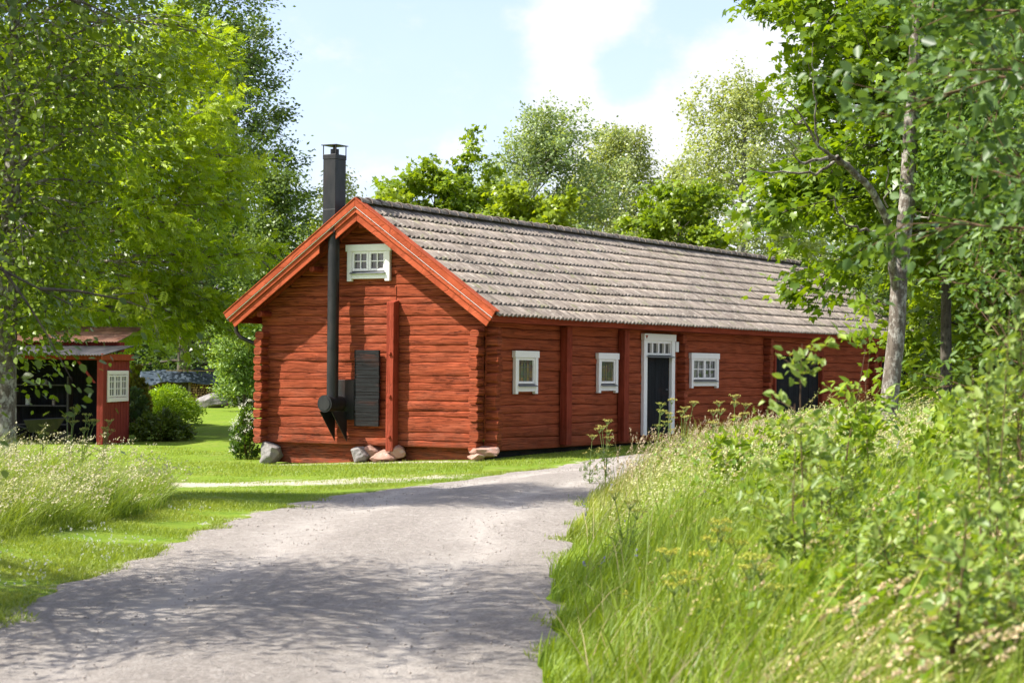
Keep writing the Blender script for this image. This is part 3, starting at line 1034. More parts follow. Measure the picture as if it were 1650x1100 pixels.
# leaf templates: (verts in x,y,z ; quads); y = along the leaf, z = normal, length 1
def tmpl_oval(w=.33, fold=.10, curl=-.08):
    v = [(0, 0, 0), (w, .33, fold), (w * .8, .7, fold * .8 + curl * .5), (0, 1, curl), (-w * .8, .7, fold * .8 + curl * .5), (-w, .33, fold)]
    return np.array(v), np.array([(0, 1, 2, 3), (0, 3, 4, 5)])


def tmpl_simple(w=.35):
    return np.array([(0, 0, 0), (w, .45, .06), (0, 1, 0), (-w, .45, .06)]), np.array([(0, 1, 2, 3)])


def tmpl_maple():
    angs = [(-2.05, .55), (-1.0, .82), (0, 1.0), (1.0, .82), (2.05, .55)]
    v, f = [(0, .0, 0)], []
    notch = [(-2.75, .16), (-1.5, .36), (-.5, .42), (.5, .42), (1.5, .36), (2.75, .16)]
    c = np.array((0, .22))
    for a, rr_ in notch: v.append((math.sin(a) * rr_, .22 + math.cos(a) * rr_ * .9, .03))
    for a, rr_ in angs: v.append((math.sin(a) * rr_ * .62, .22 + math.cos(a) * rr_ * .78, -.07))
    v[0] = (0, .22, .0)
    for i in range(5): f.append((0, 1 + i, 7 + i, 2 + i))
    return np.array(v), np.array(f)[:, ::-1]


def tmpl_pinnate(n=4, w=.065, l=.36):
    v, f = [], []
    def leaflet(p, d):
        d = np.array(d); d = d / np.linalg.norm(d)
        q = np.array((d[1], -d[0], 0))
        k = len(v)
        for a, b, z in ((0, 0, 0), (.45, 1, .02), (1, 0, -.08), (.45, -1, .02)):
            s = np.array(p) + d * l * a + q * w * b
            v.append((s[0], s[1], s[2] + z))
        f.append((k, k + 1, k + 2, k + 3))
    for i in range(n):
        y = .2 + .62 * i / n
        leaflet((0, y, 0), (1, .75, 0)); leaflet((0, y, 0), (-1, .75, 0))
    leaflet((0, .78, 0), (0, 1, 0))
    k = len(v)
    v += [(-.008, 0, 0), (.008, 0, 0), (.006, .8, 0), (-.006, .8, 0)]; f.append((k, k + 1, k + 2, k + 3))
    return np.array(v), np.array(f)


T_OVAL, T_SIMPLE, T_MAPLE, T_ASH = tmpl_oval(), tmpl_simple(), tmpl_maple(), tmpl_pinnate()
T_BIRCH, T_NARROW = tmpl_oval(.36, .06, -.05), tmpl_simple(.13)
T_WILLOW = tmpl_oval(.22, .07, -.12)
T_SLIM = tmpl_oval(.26, .09, -.10)
T_SPRIG = (lambda t: (np.concatenate([t[0] * (1, 1, 1), t[0] * (.8, .8, .8) @ np.array([[.5, .86, 0], [-.86, .5, 0], [0, 0, 1]]) + (0, .25, .05), t[0] * .8 @ np.array([[.5, -.86, 0], [.86, .5, 0], [0, 0, 1]]) + (0, .25, -.05)]), np.concatenate([t[1], t[1] + 4, t[1] + 8])))(tmpl_simple(.3))


def leaves(r, pos, d, up, size, tmpl, col):
    """pos,d,up (n,3); size (n,), col (n,3) -> V,F,tint"""
    tv, tf = tmpl
    n, k = len(pos), len(tv)
    y = nrm(d); x = nrm(np.cross(y, up)); z = np.cross(x, y)
    V = pos[:, None] + size[:, None, None] * (tv[None, :, 0:1] * x[:, None] + tv[None, :, 1:2] * y[:, None] + tv[None, :, 2:3] * z[:, None])
    Fc = tf[None] + k * np.arange(n)[:, None, None]
    return V.reshape(-1, 3), Fc.reshape(-1, tf.shape[1]), np.repeat(col, k, 0)


def poly_tube(pts, rad, n=6):
    pts = np.asarray(pts, float); m = len(pts)
    d = np.gradient(pts, axis=0); d = nrm(d)
    ref = np.array((.31, .95, .1)) if abs(d[0, 2]) > .8 else np.array((0, 0, 1.))
    a = nrm(np.cross(d, ref)); b = np.cross(d, a)
    t = np.arange(n) * 2 * np.pi / n
    V = pts[:, None] + np.asarray(rad)[:, None, None] * (a[:, None] * np.cos(t)[None, :, None] + b[:, None] * np.sin(t)[None, :, None])
    i = (np.arange(m - 1) * n)[:, None]; k = np.arange(n)[None]; k2 = (k + 1) % n
    Fc = np.stack([i + k, i + k2, i + n + k2, i + n + k], -1).reshape(-1, 4)
    return V.reshape(-1, 3), Fc


def join(parts):
    V, Fs, k = [], [], 0
    for v, f in parts:
        V.append(v); Fs.append(f + k); k += len(v)
    return np.concatenate(V), np.concatenate(Fs)


SH = {
    'round': lambda t: (1 - (2 * np.clip(t, 0, 1) - .85) ** 2 / 1.45) ** .5 if 0 <= t <= 1 else .1,
    'oval': lambda t: max(.12, math.sin(math.pi * min(.98, (t * .86 + .14))) ** .7),
    'cone': lambda t: max(.08, (1 - t) ** .75 * (.55 + .45 * min(1, t * 4))),
    'column': lambda t: max(.15, (math.sin(math.pi * min(.97, t * .8 + .2))) ** .55 * .95),
    'spire': lambda t: float(np.interp(t, (0, .2, .5, .75, 1), (.75, 1, .90, .62, .22))),
    'low': lambda t: float(np.interp(t, (0, .22, .6, .9, 1), (.72, 1, .86, .72, .35))),
    'inv': lambda t: .30 + .70 * min(1, t / .5) if t < .8 else 1.0 - (t - .8) * 2.5,
}


def tree(name, base, H, R, label, cat, seed, shape='round', cb=.18, nprim=50, nsec=7, nleaf=20000, size=.1, tmpl=None,
         cols=((.05, .10, .02), (.09, .16, .03)), r0=None, lean=(0, 0), up=(-.05, .9), droop=0.0, sig=.16, hang=0.0, bark=None,
         mat=None, detail=1, wind=0.0, group=None, flat=.6, aniso=1.0, crown_shift=(0, 0), outward=.5, sec_len=.42):
    r = np.random.default_rng(seed)
    tmpl = tmpl or T_BIRCH
    bark = bark or M['bark_dark']; mat = mat or M['leaf']
    r0 = r0 or .022 * H
    base = np.array(base, float)
    root = empty(name, tuple(base), label, cat, group)
    nt = 14
    t = np.linspace(0, 1, nt)
    wx, wy = Wob(seed, (2, 5), (.02 * H, .008 * H)), Wob(seed + 1, (2, 5), (.02 * H, .008 * H))
    sx = lean[0] * t ** 1.4 + (wx(t) - wx(0)) * t + crown_shift[0] * t
    sy = lean[1] * t ** 1.4 + (wy(t) - wy(0)) * t + crown_shift[1] * t
    trunk = np.stack([sx, sy, t * H * .97 - .15 * (t == 0)], -1)
    trad = r0 * (1 - t * .93) ** 1.05 * (1 + .45 * np.exp(-t * 28))
    wood = [poly_tube(trunk, trad, 10)]
    A, AD, AR = [], [], []
    for i in range(nprim):
        tt = cb + (1 - cb) * ((i + r.uniform(.1, .9)) / nprim) ** .92
        tc = (tt - cb) / (1 - cb)
        p0 = np.array([np.interp(tt * .97, t, trunk[:, k]) for k in range(3)])
        rad = R * SH[shape](tc) * r.uniform(.72, 1.12)
        az = i * 2.39996 + r.uniform(-.5, .5)
        el = up[0] + (up[1] - up[0]) * tc + r.uniform(-.2, .2)
        L = rad / max(.45, math.cos(el))
        L = min(L, R * 1.35)
        d = np.array((math.cos(az) * math.cos(el) * aniso, math.sin(az) * math.cos(el), math.sin(el)))
        s = np.linspace(0, 1, 6)
        wob = r.normal(size=(3,)) * .06 * L
        pts = p0 + d * (s * L)[:, None] + wob * (np.sin(s * 5)[:, None]) + np.array((wind, wind * .2, -droop))[None] * ((s ** 2) * L)[:, None]
        br = max(.006, r0 * .20 * (1 - tt) + .007 * L)
        if detail >= 1: wood.append(poly_tube(pts, br * (1 - s * .85), 5))
        ns = max(2, int(nsec * (.4 + .6 * L / R)))
        for j in range(ns):
            q = r.uniform(.22, 1.0)
            b0 = np.array([np.interp(q, s, pts[:, k]) for k in range(3)])
            d2 = nrm(d + r.normal(size=3) * .72 * np.array((1, 1, .7)) + np.array((wind, 0, -droop * .7)))
            L2 = L * r.uniform(.2, sec_len) * (1.15 - .45 * q) + .12
            s2 = np.linspace(0, 1, 4)
            p2 = b0 + d2 * (s2 * L2)[:, None] + np.array((wind * .6, 0, -droop * .8))[None] * ((s2 ** 2) * L2)[:, None]
            if detail >= 2: wood.append(poly_tube(p2, max(.004, br * .38) * (1 - s2 * .8), 4))
            for q2 in (.35, .7, 1.0):
                A.append(p2[0] * (1 - q2) + p2[-1] * q2 + r.normal(size=3) * .05 * L2); AD.append(d2); AR.append(L2)
        A.append(pts[-1]); AD.append(d); AR.append(L * .2)
    v, f = join(wood)
    np_mesh('trunk', v, f, bark, root, smooth=True)
    A, AD, AR = np.array(A), np.array(AD), np.array(AR)
    na = len(A)
    w = r.uniform(.35, 1.6, na); w /= w.sum()
    idx = r.choice(na, nleaf, p=w)
    sg = sig * (.6 + .8 * r.random(na))
    g = r.normal(size=(nleaf, 3)) * sg[idx][:, None] * np.array((1, 1, flat))
    pos = A[idx] + g
    if hang > 0:
        h = r.exponential(hang, nleaf); h = np.minimum(h, hang * 3)
        pos[:, 2] -= h; pos[:, 0] += h * (wind * .5)
    if wind: pos[:, 0] += np.abs(g[:, 0]) * wind
    pos[:, 2] = np.maximum(pos[:, 2], .05)
    ctr = np.array([np.interp(pos[:, 2], trunk[:, 2], trunk[:, k]) for k in range(2)]).T
    out = np.concatenate([pos[:, :2] - ctr, np.zeros((nleaf, 1))], 1)
    d = nrm(out) * outward + rand_dirs(r, nleaf) * .8 + AD[idx] * .35 + np.array((wind * 1.2, 0, -.25 - hang * .8))
    upv = rand_dirs(r, nleaf) * .75 + np.array((0, 0, .9)) + nrm(out) * .35
    cv = r.random(na)[idx]
    c0, c1 = np.array(cols[0]), np.array(cols[1])
    m = np.clip(cv * .75 + r.random(nleaf) * .45 - .1, 0, 1)[:, None]
    col = (c0 * (1 - m) + c1 * m) * r.uniform(.82, 1.18, nleaf)[:, None]
    sz = size * r.uniform(.6, 1.2, nleaf)
    v, f, c = leaves(r, pos, d, upv, sz, tmpl, col)
    np_mesh('crown', v, f, mat, root, tint=c)
    return root


def base_at(u, v, d):
    x, y, z = P(u, v, d)
    return (x, y, gz(x, y))


def tree_px(name, u, d, vtop, Rpx, *a, **k):
    x = P(u, 590, d)[0]
    z0 = gz(x, d)
    H = P(u, vtop, d)[2] - z0
    return tree(name, (x, d, z0), H, Rpx / F * d, *a, **k)


LIME = ((.17, .25, .012), (.32, .40, .022))
MAPLE = ((.11, .19, .010), (.26, .35, .02))
BIRCH = ((.23, .285, .085), (.39, .44, .155))
ASPEN = ((.17, .245, .10), (.31, .385, .165))
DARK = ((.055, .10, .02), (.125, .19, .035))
MID = ((.095, .165, .018), (.19, .28, .032))
ASH = ((.20, .32, .008), (.40, .50, .018))

G1 = 'trees behind the barn'
tree_px('birch_tree', 552, 86, 248, 62, 'pale thin birch rising behind the black chimney', 'tree', 101, 'oval', .2, 40, 6, 7000, .17, T_SIMPLE, BIRCH, droop=.3, hang=.55, sig=.22, group=G1, bark=M['bark_birch'])
tree_px('maple_tree', 700, 64, 292, 100, 'bright green maple showing over the ridge just right of the gable peak', 'tree', 102, 'round', .25, 46, 7, 15000, .20, T_MAPLE, MAPLE, sig=.17, flat=.4, group=G1)
tree_px('maple_tree', 628, 62, 300, 40, 'small maple branch top beside the gable peak, right of the chimney', 'tree', 112, 'round', .5, 18, 5, 2200, .20, T_MAPLE, LIME, sig=.14, flat=.4, group=G1)
tree_px('maple_tree', 860, 62, 342, 95, 'low yellow-green maple along the middle of the ridge', 'tree', 103, 'round', .25, 46, 7, 14000, .20, T_MAPLE, LIME, sig=.17, flat=.4, group=G1)
tree_px('aspen_tree', 830, 80, 228, 132, 'tall wind-blown aspen with silvery leaves over the ridge', 'tree', 104, 'spire', .16, 90, 9, 36000, .15, T_SIMPLE, ASPEN, lean=(.6, 0), up=(.2, 1.2), wind=.22, sig=.2, group=G1, bark=M['bark'])
tree_px('birch_tree', 982, 86, 196, 130, 'tall drooping birch in the middle of the trees behind the roof', 'tree', 105, 'spire', .16, 80, 9, 46000, .15, T_SIMPLE, BIRCH, droop=.28, hang=.6, sig=.19, group=G1, bark=M['bark_birch'], detail=1)
tree_px('birch_tree', 915, 95, 262, 60, 'small hazy birch between the aspen and the tall middle birch', 'tree', 106, 'oval', .2, 40, 6, 9000, .17, T_SIMPLE, BIRCH, droop=.3, hang=.6, sig=.24, group=G1, bark=M['bark_birch'])
tree_px('birch_tree', 1185, 78, 118, 160, 'tall full birch at the right end of the ridge', 'tree', 107, 'spire', .14, 80, 9, 44000, .15, T_SIMPLE, BIRCH, lean=(.5, 0), droop=.25, hang=.55, sig=.19, group=G1, bark=M['bark_birch'])
tree_px('aspen_tree', 1262, 84, 108, 58, 'pale aspen top behind the right birch, half hidden by the big maple', 'tree', 108, 'cone', .2, 60, 7, 11000, .17, T_SIMPLE, ASPEN, lean=(.9, 0), up=(.2, 1.1), wind=.25, sig=.2, group=G1, bark=M['bark'])
tree_px('maple_tree', 1082, 64, 318, 82, 'rounded yellow-green maple below the gap between the two tall birches', 'tree', 109, 'round', .25, 46, 7, 13000, .20, T_MAPLE, MAPLE, sig=.17, flat=.4, group=G1)
tree_px('birch_tree', 745, 96, 262, 55, 'faint small birch between the bright maple and the aspen', 'tree', 110, 'oval', .2, 40, 6, 7000, .18, T_SIMPLE, BIRCH, droop=.3, hang=.5, sig=.24, group=G1, bark=M['bark_birch'])

tree_px('birch_tree', 1092, 94, 235, 62, 'faint pale birch filling the gap left of the full right birch', 'tree', 113, 'oval', .2, 44, 7, 12000, .18, T_SIMPLE, BIRCH, droop=.3, hang=.6, sig=.24, group=G1, bark=M['bark_birch'])
tree_px('birch_tree', 1320, 92, 190, 80, 'far birch seen through the big maple', 'tree', 114, 'oval', .2, 44, 7, 12000, .18, T_SIMPLE, BIRCH, droop=.3, hang=.6, sig=.24, group=G1, bark=M['bark_birch'])

# ---- right side
G2 = 'trees on the right bank'
tree_px('maple_tree', 1525, 31, -60, 330, 'big dark green maple standing behind the bare lichen-barked trunk', 'tree', 121, 'low', .46, 74, 11, 26000, .19, T_MAPLE, ((.065, .13, .006), (.22, .32, .014)), sig=.2, flat=.4, up=(-.2, .8), droop=.1, r0=.11, group=G2, detail=2)
tree_px('maple_tree', 1620, 34, 330, 200, 'low young maple filling the space right of the bare trunk', 'tree', 122, 'round', .05, 50, 8, 11000, .18, T_MAPLE, MAPLE, sig=.2, flat=.45, up=(-.1, .8), group=G2)
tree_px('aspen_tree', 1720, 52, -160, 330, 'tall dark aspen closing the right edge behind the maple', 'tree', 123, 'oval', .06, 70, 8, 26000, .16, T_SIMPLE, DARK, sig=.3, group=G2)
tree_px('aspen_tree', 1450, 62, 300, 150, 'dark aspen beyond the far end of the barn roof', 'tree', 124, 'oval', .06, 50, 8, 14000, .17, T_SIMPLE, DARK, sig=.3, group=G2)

# the lichen-barked tree with dead lower limbs
tb = P(1424, 712, 24)
tbase = (tb[0], 24, gz(tb[0], 24))
old = empty('alder_tree', tbase, 'tree with a bare grey lichen-covered trunk, a forked limb and dead lower twigs', 'tree')
B = np.array(tbase)


def px_path(pts, d):
    return np.array([P(u, v, d + (q[0] if q else 0)) for (u, v, *q) in pts]) - B


tr = px_path([(1424, 760), (1426, 700), (1433, 640), (1444, 540), (1449, 440), (1461, 325), (1466, 230), (1472, 120), (1478, 20), (1486, -120), (1500, -300)], 24)
wood = [poly_tube(tr, np.array([.15, .125, .112, .106, .102, .098, .092, .082, .07, .05, .02]), 16)]
dead = []
limb = [([(1446, 470), (1438, 430), (1435, 375), (1424, 338), (1400, 300), (1368, 270), (1350, 256)], .06, .032),
        ([(1368, 268), (1340, 255), (1310, 258), (1285, 262)], .03, .016), ([(1350, 254), (1318, 280), (1270, 278), (1206, 272)], .022, .008),
        ([(1398, 298), (1362, 262), (1318, 236), (1296, 192), (1268, 158)], .028, .007), ([(1318, 236), (1312, 190), (1311, 130), (1308, 70)], .016, .005),
        ([(1311, 130), (1300, 95)], .008, .004), ([(1296, 192), (1282, 200), (1262, 178)], .012, .005), ([(1430, 372), (1386, 371), (1360, 360), (1342, 318)], .022, .008),
        ([(1436, 400), (1424, 390), (1408, 376)], .012, .006), ([(1470, 345), (1496, 352), (1510, 322)], .014, .006), ([(1426, 335), (1428, 300), (1430, 270)], .012, .005), ([(1285, 262), (1275, 230), (1262, 222)], .011, .004), ([(1340, 255), (1330, 232)], .009, .004), ([(1310, 258), (1302, 285)], .008, .004)]
for pts, ra, rb in limb:
    p = px_path([(u, v, -.25 * i) for i, (u, v) in enumerate(pts)], 24)
    q = np.linspace(0, 1, len(p))
    qs = np.linspace(0, 1, len(p) * 3)
    p = np.stack([np.interp(qs, q, p[:, k]) for k in range(3)], -1) + .012 * np.random.default_rng(len(p)).normal(size=(len(qs), 3))
    wood.append(poly_tube(p, ra + (rb - ra) * qs, 7))
v, f = join(wood)
np_mesh('trunk', v, f, M['bark'], old, smooth=True)
r = np.random.default_rng(77)
# its living crown is high and to the right
A = []
for k in range(70):
    t = r.uniform(.45, 1)
    p = tr[int(t * (len(tr) - 1))]
    az = r.uniform(-1.2, 1.2) if r.random() < .8 else r.uniform(0, 6.28)
    L = r.uniform(.6, 2.6)
    d = np.array((math.cos(az), math.sin(az), r.uniform(-.3, .6)))
    for q in np.linspace(.3, 1, 7):
        A.append(p + d * L * q + np.array((0, 0, -.18 * L * q * q)) + r.normal(size=3) * .12)
A = np.array(A)
A = A[(A[:, 2] > 3.3) & (A[:, 0] > .1 - .25 * np.maximum(0, A[:, 2] - 4.2))]
n = 13000
idx = r.integers(0, len(A), n)
pos = A[idx] + r.normal(size=(n, 3)) * .17
m = np.clip(r.random(len(A))[idx] * .7 + r.random(n) * .4, 0, 1)[:, None]
col = np.array((.05, .11, .016)) * (1 - m) + np.array((.14, .235, .04)) * m
v, f, c = leaves(r, pos, rand_dirs(r, n) + (0, 0, -.5), rand_dirs(r, n) * .8 + (0, 0, .8), r.uniform(.06, .11, n), T_OVAL, col)
np_mesh('crown', v, f, M['leaf_dull'], old, tint=c)

# near, out-of-focus sallow reaching in from the right
xs, ds = P(1780, 590, 10.5)[0], 10.5
tree('sallow_tree', (xs, ds, gz(xs, ds)), 5.4, 1.45, 'near out-of-focus sallow with dark grey-green leaves reaching in from the right edge', 'tree', 131, 'round', .36, 46, 9, 8000, .085, T_OVAL, ((.05, .10, .022), (.13, .21, .06)), sig=.09, up=(-.25, .7), r0=.035, mat=M['leaf_dull'], bark=M['stem'], detail=2)
xs, ds = P(1690, 590, 13.)[0], 13.
tree('sallow_tree', (xs, ds, gz(xs, ds)), 3.6, .85, 'leafy sallow stems along the lower right edge behind the nearer one', 'tree', 132, 'column', .05, 60, 7, 6500, .07, T_WILLOW, ((.075, .15, .03), (.18, .27, .07)), sig=.10, up=(.3, 1.1), r0=.025, mat=M['leaf_dull'], bark=M['stem'], detail=2)

# ---- left side
G3 = 'trees on the left'
tree('birch_tree', (-6.1, 13.2, gz(-6.1, 13.2)), 7.7, 3.2, 'near birch whose shade-darkened leafy branches hang into the top left corner', 'tree', 141, 'round', .34, 90, 11, 25000, .078, T_BIRCH, ((.040, .075, .006), (.12, .175, .012)), droop=.25, hang=.22, sig=.24, r0=.17, bark=M['bark_dark'], group=G3, detail=2, up=(-.1, .9))  # leaf colours darkened to stand in for backlit shade
xs, ds = P(4, 590, 25.)[0], 25.
tree('birch_tree', (xs, ds, gz(xs, ds)), 9.6, 2.3, 'grey-trunked birch at the left edge with branches hanging over the open shed', 'tree', 142, 'inv', .25, 100, 10, 40000, .085, T_BIRCH, ((.085, .145, .008), (.22, .30, .016)), droop=.3, hang=.28, sig=.2, r0=.185, bark=M['bark'], group=G3, detail=2, up=(.25, .8))
xs, ds = P(120, 590, 57.)[0], 57.
tree('ash_tree', (xs, ds, gz(xs, ds)), 10.2, 4.9, 'bright yellow-green ash with feathery leaves behind the shed', 'tree', 143, 'round', .38, 84, 11, 21000, .40, T_ASH, ASH, sig=.30, flat=.45, up=(-.1, .8), droop=.08, r0=.22, bark=M['bark'], group=G3, detail=2)
tree_px('willow_tree', 335, 98, 150, 70, 'slim fine-leaved green willow between the ash and the dark aspen', 'tree', 144, 'column', .34, 70, 9, 30000, .22, T_NARROW, ((.065, .145, .012), (.15, .27, .024)), droop=.2, hang=.2, sig=.18, group=G3)
tree_px('aspen_tree', 392, 104, 30, 90, 'tall dark aspen against the sky on the left', 'tree', 145, 'oval', .12, 90, 8, 28000, .22, T_SIMPLE, ((.075, .12, .03), (.16, .225, .06)), up=(.1, 1.0), sig=.26, wind=.08, group=G3, bark=M['bark'])
tree_px('aspen_tree', 452, 80, 268, 66, 'mid green bushy aspen beside the left slope of the roof', 'tree', 146, 'oval', .05, 60, 8, 20000, .16, T_SIMPLE, ((.085, .14, .028), (.175, .25, .05)), sig=.28, wind=.1, group=G3)
tree_px('aspen_tree', 300, 84, -60, 150, 'very tall dark tree behind the ash, reaching past the top edge', 'tree', 147, 'oval', .08, 80, 8, 24000, .18, T_SIMPLE, DARK, sig=.34, group=G3)
tree_px('alder_tree', 505, 92, 350, 42, 'small yellow-green alder in the gap between dark aspen and chimney', 'tree', 148, 'oval', .05, 40, 7, 7000, .18, T_SIMPLE, LIME, sig=.26, group=G3)
for i, (u, d, vt, rp) in enumerate(((215, 104, 330, 110), (330, 112, 300, 90), (420, 108, 380, 80), (120, 100, 60, 140), (20, 96, -60, 160), (500, 112, 420, 60))):
    lab = ['dark tree standing behind the woodpile', 'dark tree behind the two boulders', 'dark tree in the shade left of the barn corner', 'dark tree behind the shed roof', 'dark tree at the far left behind the shed', 'dark low tree behind the left roof slope'][i]
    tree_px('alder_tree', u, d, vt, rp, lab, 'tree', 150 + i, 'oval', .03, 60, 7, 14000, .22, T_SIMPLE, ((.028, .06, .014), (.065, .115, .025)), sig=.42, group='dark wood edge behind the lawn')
tree_px('apple_tree', 394, 74, 525, 48, 'pale leafy apple tree left of the barn corner', 'tree', 160, 'round', .30, 50, 9, 12000, .13, T_OVAL, ((.14, .24, .05), (.28, .38, .11)), sig=.17, up=(-.2, .8))

# far wood, one mass
r = np.random.default_rng(200)
n = 46000
ang = r.uniform(-.62, .62, n); dist = r.uniform(150, 185, n)
hh = 9.5 + 2.2 * Wob(7, (9, 23, 51), (1, .6, .5))(ang)
z = hh * r.random(n) ** .8
pos = np.stack([np.sin(ang) * dist, np.cos(ang) * dist, z], -1)
m = np.clip(.5 + .4 * Wob2(8, .25)(pos[:, 0], pos[:, 2] * 2) + r.normal(size=n) * .15, 0, 1)[:, None]
col = np.array((.03, .06, .018)) * (1 - m) + np.array((.08, .125, .035)) * m
v, f, c = leaves(r, pos, rand_dirs(r, n), rand_dirs(r, n) + (0, 0, .6), r.uniform(.6, 1.3, n), T_SPRIG, col)
tag(np_mesh('far_wood', v, f, M['leaf_dull'], tint=c), 'far dark green wood closing the view behind the trees', 'wood', kind='stuff')


# ---- shrubs
def shrub(name, u, d, wpx, vtop, label, cat, seed, n=5000, size=.07, tmpl=None, cols=MID, stems=9, mat=None, flowers=None, depth=1.0, vbase=None):
    r = np.random.default_rng(seed)
    x = P(u, 590, d)[0]; z0 = gz(x, d)
    H = P(u, vtop, d)[2] - z0; R = wpx / 2 / F * d
    root = empty(name, (x, d, z0), label, cat)
    wood, A = [], []
    for k in range(stems):
        a = r.uniform(0, 6.28); rr_ = R * .85 * math.sqrt(r.random())
        top = np.array((math.cos(a) * rr_, math.sin(a) * rr_ * depth, H * (.97 - .35 * (rr_ / R) ** 2) * r.uniform(.85, 1)))
        s = np.linspace(0, 1, 5)[:, None]
        p = np.array((top[0] * .2, top[1] * .2, -.05)) * (1 - s) + top * s + np.sin(s * 4) * r.normal(size=3) * .04
        wood.append(poly_tube(p, .010 * (1 - s[:, 0] * .7), 5))
    v, f = join(wood)
    np_mesh('stems', v, f, M['stem'], root, smooth=True)
    nc = max(30, n // 26)
    a = r.uniform(0, 6.28, nc); q = np.sqrt(r.random(nc)); h = r.random(nc) ** .75
    hm = (1 - .45 * q ** 2.2)
    A = np.stack([np.cos(a) * q * R * (.75 + .35 * np.sin(h * 3)), np.sin(a) * q * R * depth * (.75 + .35 * np.sin(h * 3)), h * H * hm], -1)
    idx = r.integers(0, nc, n)
    pos = A[idx] + r.normal(size=(n, 3)) * np.array((.09, .09, .07)) * max(.35, R)
    pos[:, 2] = np.maximum(pos[:, 2], .02)
    out = pos * (1, 1, .2)
    m = np.clip(r.random(nc)[idx] * .7 + r.random(n) * .45 - .05, 0, 1)[:, None]
    col = np.array(cols[0]) * (1 - m) + np.array(cols[1]) * m
    v, f, c = leaves(r, pos, nrm(out) + rand_dirs(r, n) * .8 + (0, 0, .2), rand_dirs(r, n) * .7 + (0, 0, .9) + nrm(out) * .5, size * r.uniform(.6, 1.2, n), tmpl or T_OVAL, col)
    np_mesh('foliage', v, f, mat or M['leaf'], root, tint=c)
    if flowers:
        nf, fs, fc = flowers
        k = r.integers(0, nc, nf)
        ok = A[k]
        pf_ = ok + nrm(ok + (0, 0, .1)) * .12 + np.array((0, -.08, .06))
        P_, c_ = [], []
        rep = 14
        pp = np.repeat(pf_, rep, 0) + r.normal(size=(nf * rep, 3)) * fs * np.array((1, 1, .6))
        v, f, c = leaves(r, pp, rand_dirs(r, len(pp)) + (0, -.3, .5), rand_dirs(r, len(pp)) * .6 + (0, -.6, .8), fs * .8 * r.uniform(.6, 1.3, len(pp)), T_SIMPLE, np.tile(fc, (len(pp), 1)))
        np_mesh('flowers', v, f, M['petal'], root, tint=c)
    return root


shrub('shrub', 270, 63, 100, 624, 'low rounded light green shrub in front of the woodpile', 'shrub', 301, 9000, .10, T_WILLOW, ((.17, .30, .015), (.30, .42, .03)), 14)
shrub('shrub', 260, 53, 92, 664, 'dark glossy-leaved shrub beside the shed', 'shrub', 302, 3000, .13, T_WILLOW, ((.045, .085, .013), (.13, .18, .03)), 10)
shrub('plume_plant', 222, 60, 36, 588, 'tall yellow plume-flowered plant behind the shed wall', 'plant', 303, 2600, .14, T_SIMPLE, ((.16, .17, .03), (.30, .27, .06)), 8, M['seed'])
shrub('shrub', 216, 57, 34, 628, 'broad pale-leaved plant at the foot of the yellow plumes', 'plant', 304, 700, .24, T_OVAL, ((.10, .17, .07), (.18, .26, .13)), 5)
shrub('flowering_shrub', 398, 43.6, 42, 655, 'white-flowered shrub at the left corner of the barn', 'shrub', 305, 5200, .055, T_OVAL, ((.05, .11, .018), (.11, .19, .03)), 10, None, (80, .035, (.72, .72, .58)))
shrub('shrub', 400, 80, 60, 600, 'low green hedge behind the leaning plank', 'shrub', 306, 3000, .13, T_OVAL, DARK, 6)
shrub('shrub', 205, 60, 60, 650, 'green undergrowth between the shed and the dark shrub', 'shrub', 307, 2600, .13, T_OVAL, MID, 6)


# ---- saplings on the right bank
def sapling(u, d, vtop, label, seed, n=700, size=.055, nst=6, spread=.35, cols=None, tmpl=None, mat=None, name='sapling', stem=None, thick=.006, frac=.15):
    r = np.random.default_rng(seed)
    n = int(n * 1.15); size *= 1.0
    x = P(u, 590, d)[0]; z0 = gz(x, d)
    H = max(.4, P(u, vtop, d)[2] - z0)
    root = empty(name, (x, d, z0), label, 'sapling', 'saplings on the right bank')
    wood, A, D = [], [], []
    for k in range(nst):
        a = r.uniform(0, 6.28); q = spread * math.sqrt(r.random()) * (0 if k == 0 else 1)
        h = H * (1 if k == 0 else r.uniform(.6, .95))
        top = np.array((math.cos(a) * q + .10 * h * .3, math.sin(a) * q, h))
        s = np.linspace(0, 1, 7)
        p = top[None] * np.stack([s ** 1.3, s ** 1.3, s], -1) + np.sin(s * 5)[:, None] * r.normal(size=3) * .03 + np.array((0, 0, -.03))
        wood.append(poly_tube(p, thick * (1 - s * .75), 5))
        for j in range(12):
            t = r.uniform(frac, 1)
            b = np.array([np.interp(t, s, p[:, i]) for i in range(3)])
            dd = nrm(np.array((r.normal(), r.normal(), .55)))
            L = (.12 + .30 * (1 - t)) * r.uniform(.6, 1.2) * (H / 1.5) ** .6
            e = b + dd * L
            wood.append(poly_tube(np.stack([b, (b + e) / 2 + (0, 0, .01), e]), np.array((.35, .25, .1)) * thick, 4))
            for w_ in np.linspace(.25, 1, 5): A.append(b + dd * L * w_); D.append(dd)
    v, f = join(wood)
    np_mesh('stems', v, f, stem or M['stem'], root, smooth=True)
    A, D = np.array(A), np.array(D)
    idx = r.integers(0, len(A), n)
    pos = A[idx] + r.normal(size=(n, 3)) * .03
    cols = cols or ((.05, .10, .03), (.12, .18, .06))
    m = r.random(n)[:, None]
    col = np.array(cols[0]) * (1 - m) + np.array(cols[1]) * m
    v, f, c = leaves(r, pos, D[idx] * .7 + rand_dirs(r, n) * .8 + (.2, 0, .1), rand_dirs(r, n) * .7 + (-.1, 0, .8), size * r.uniform(.6, 1.25, n), tmpl or T_OVAL, col)
    np_mesh('foliage', v, f, mat or M['leaf_dull'], root, tint=c)
    return root


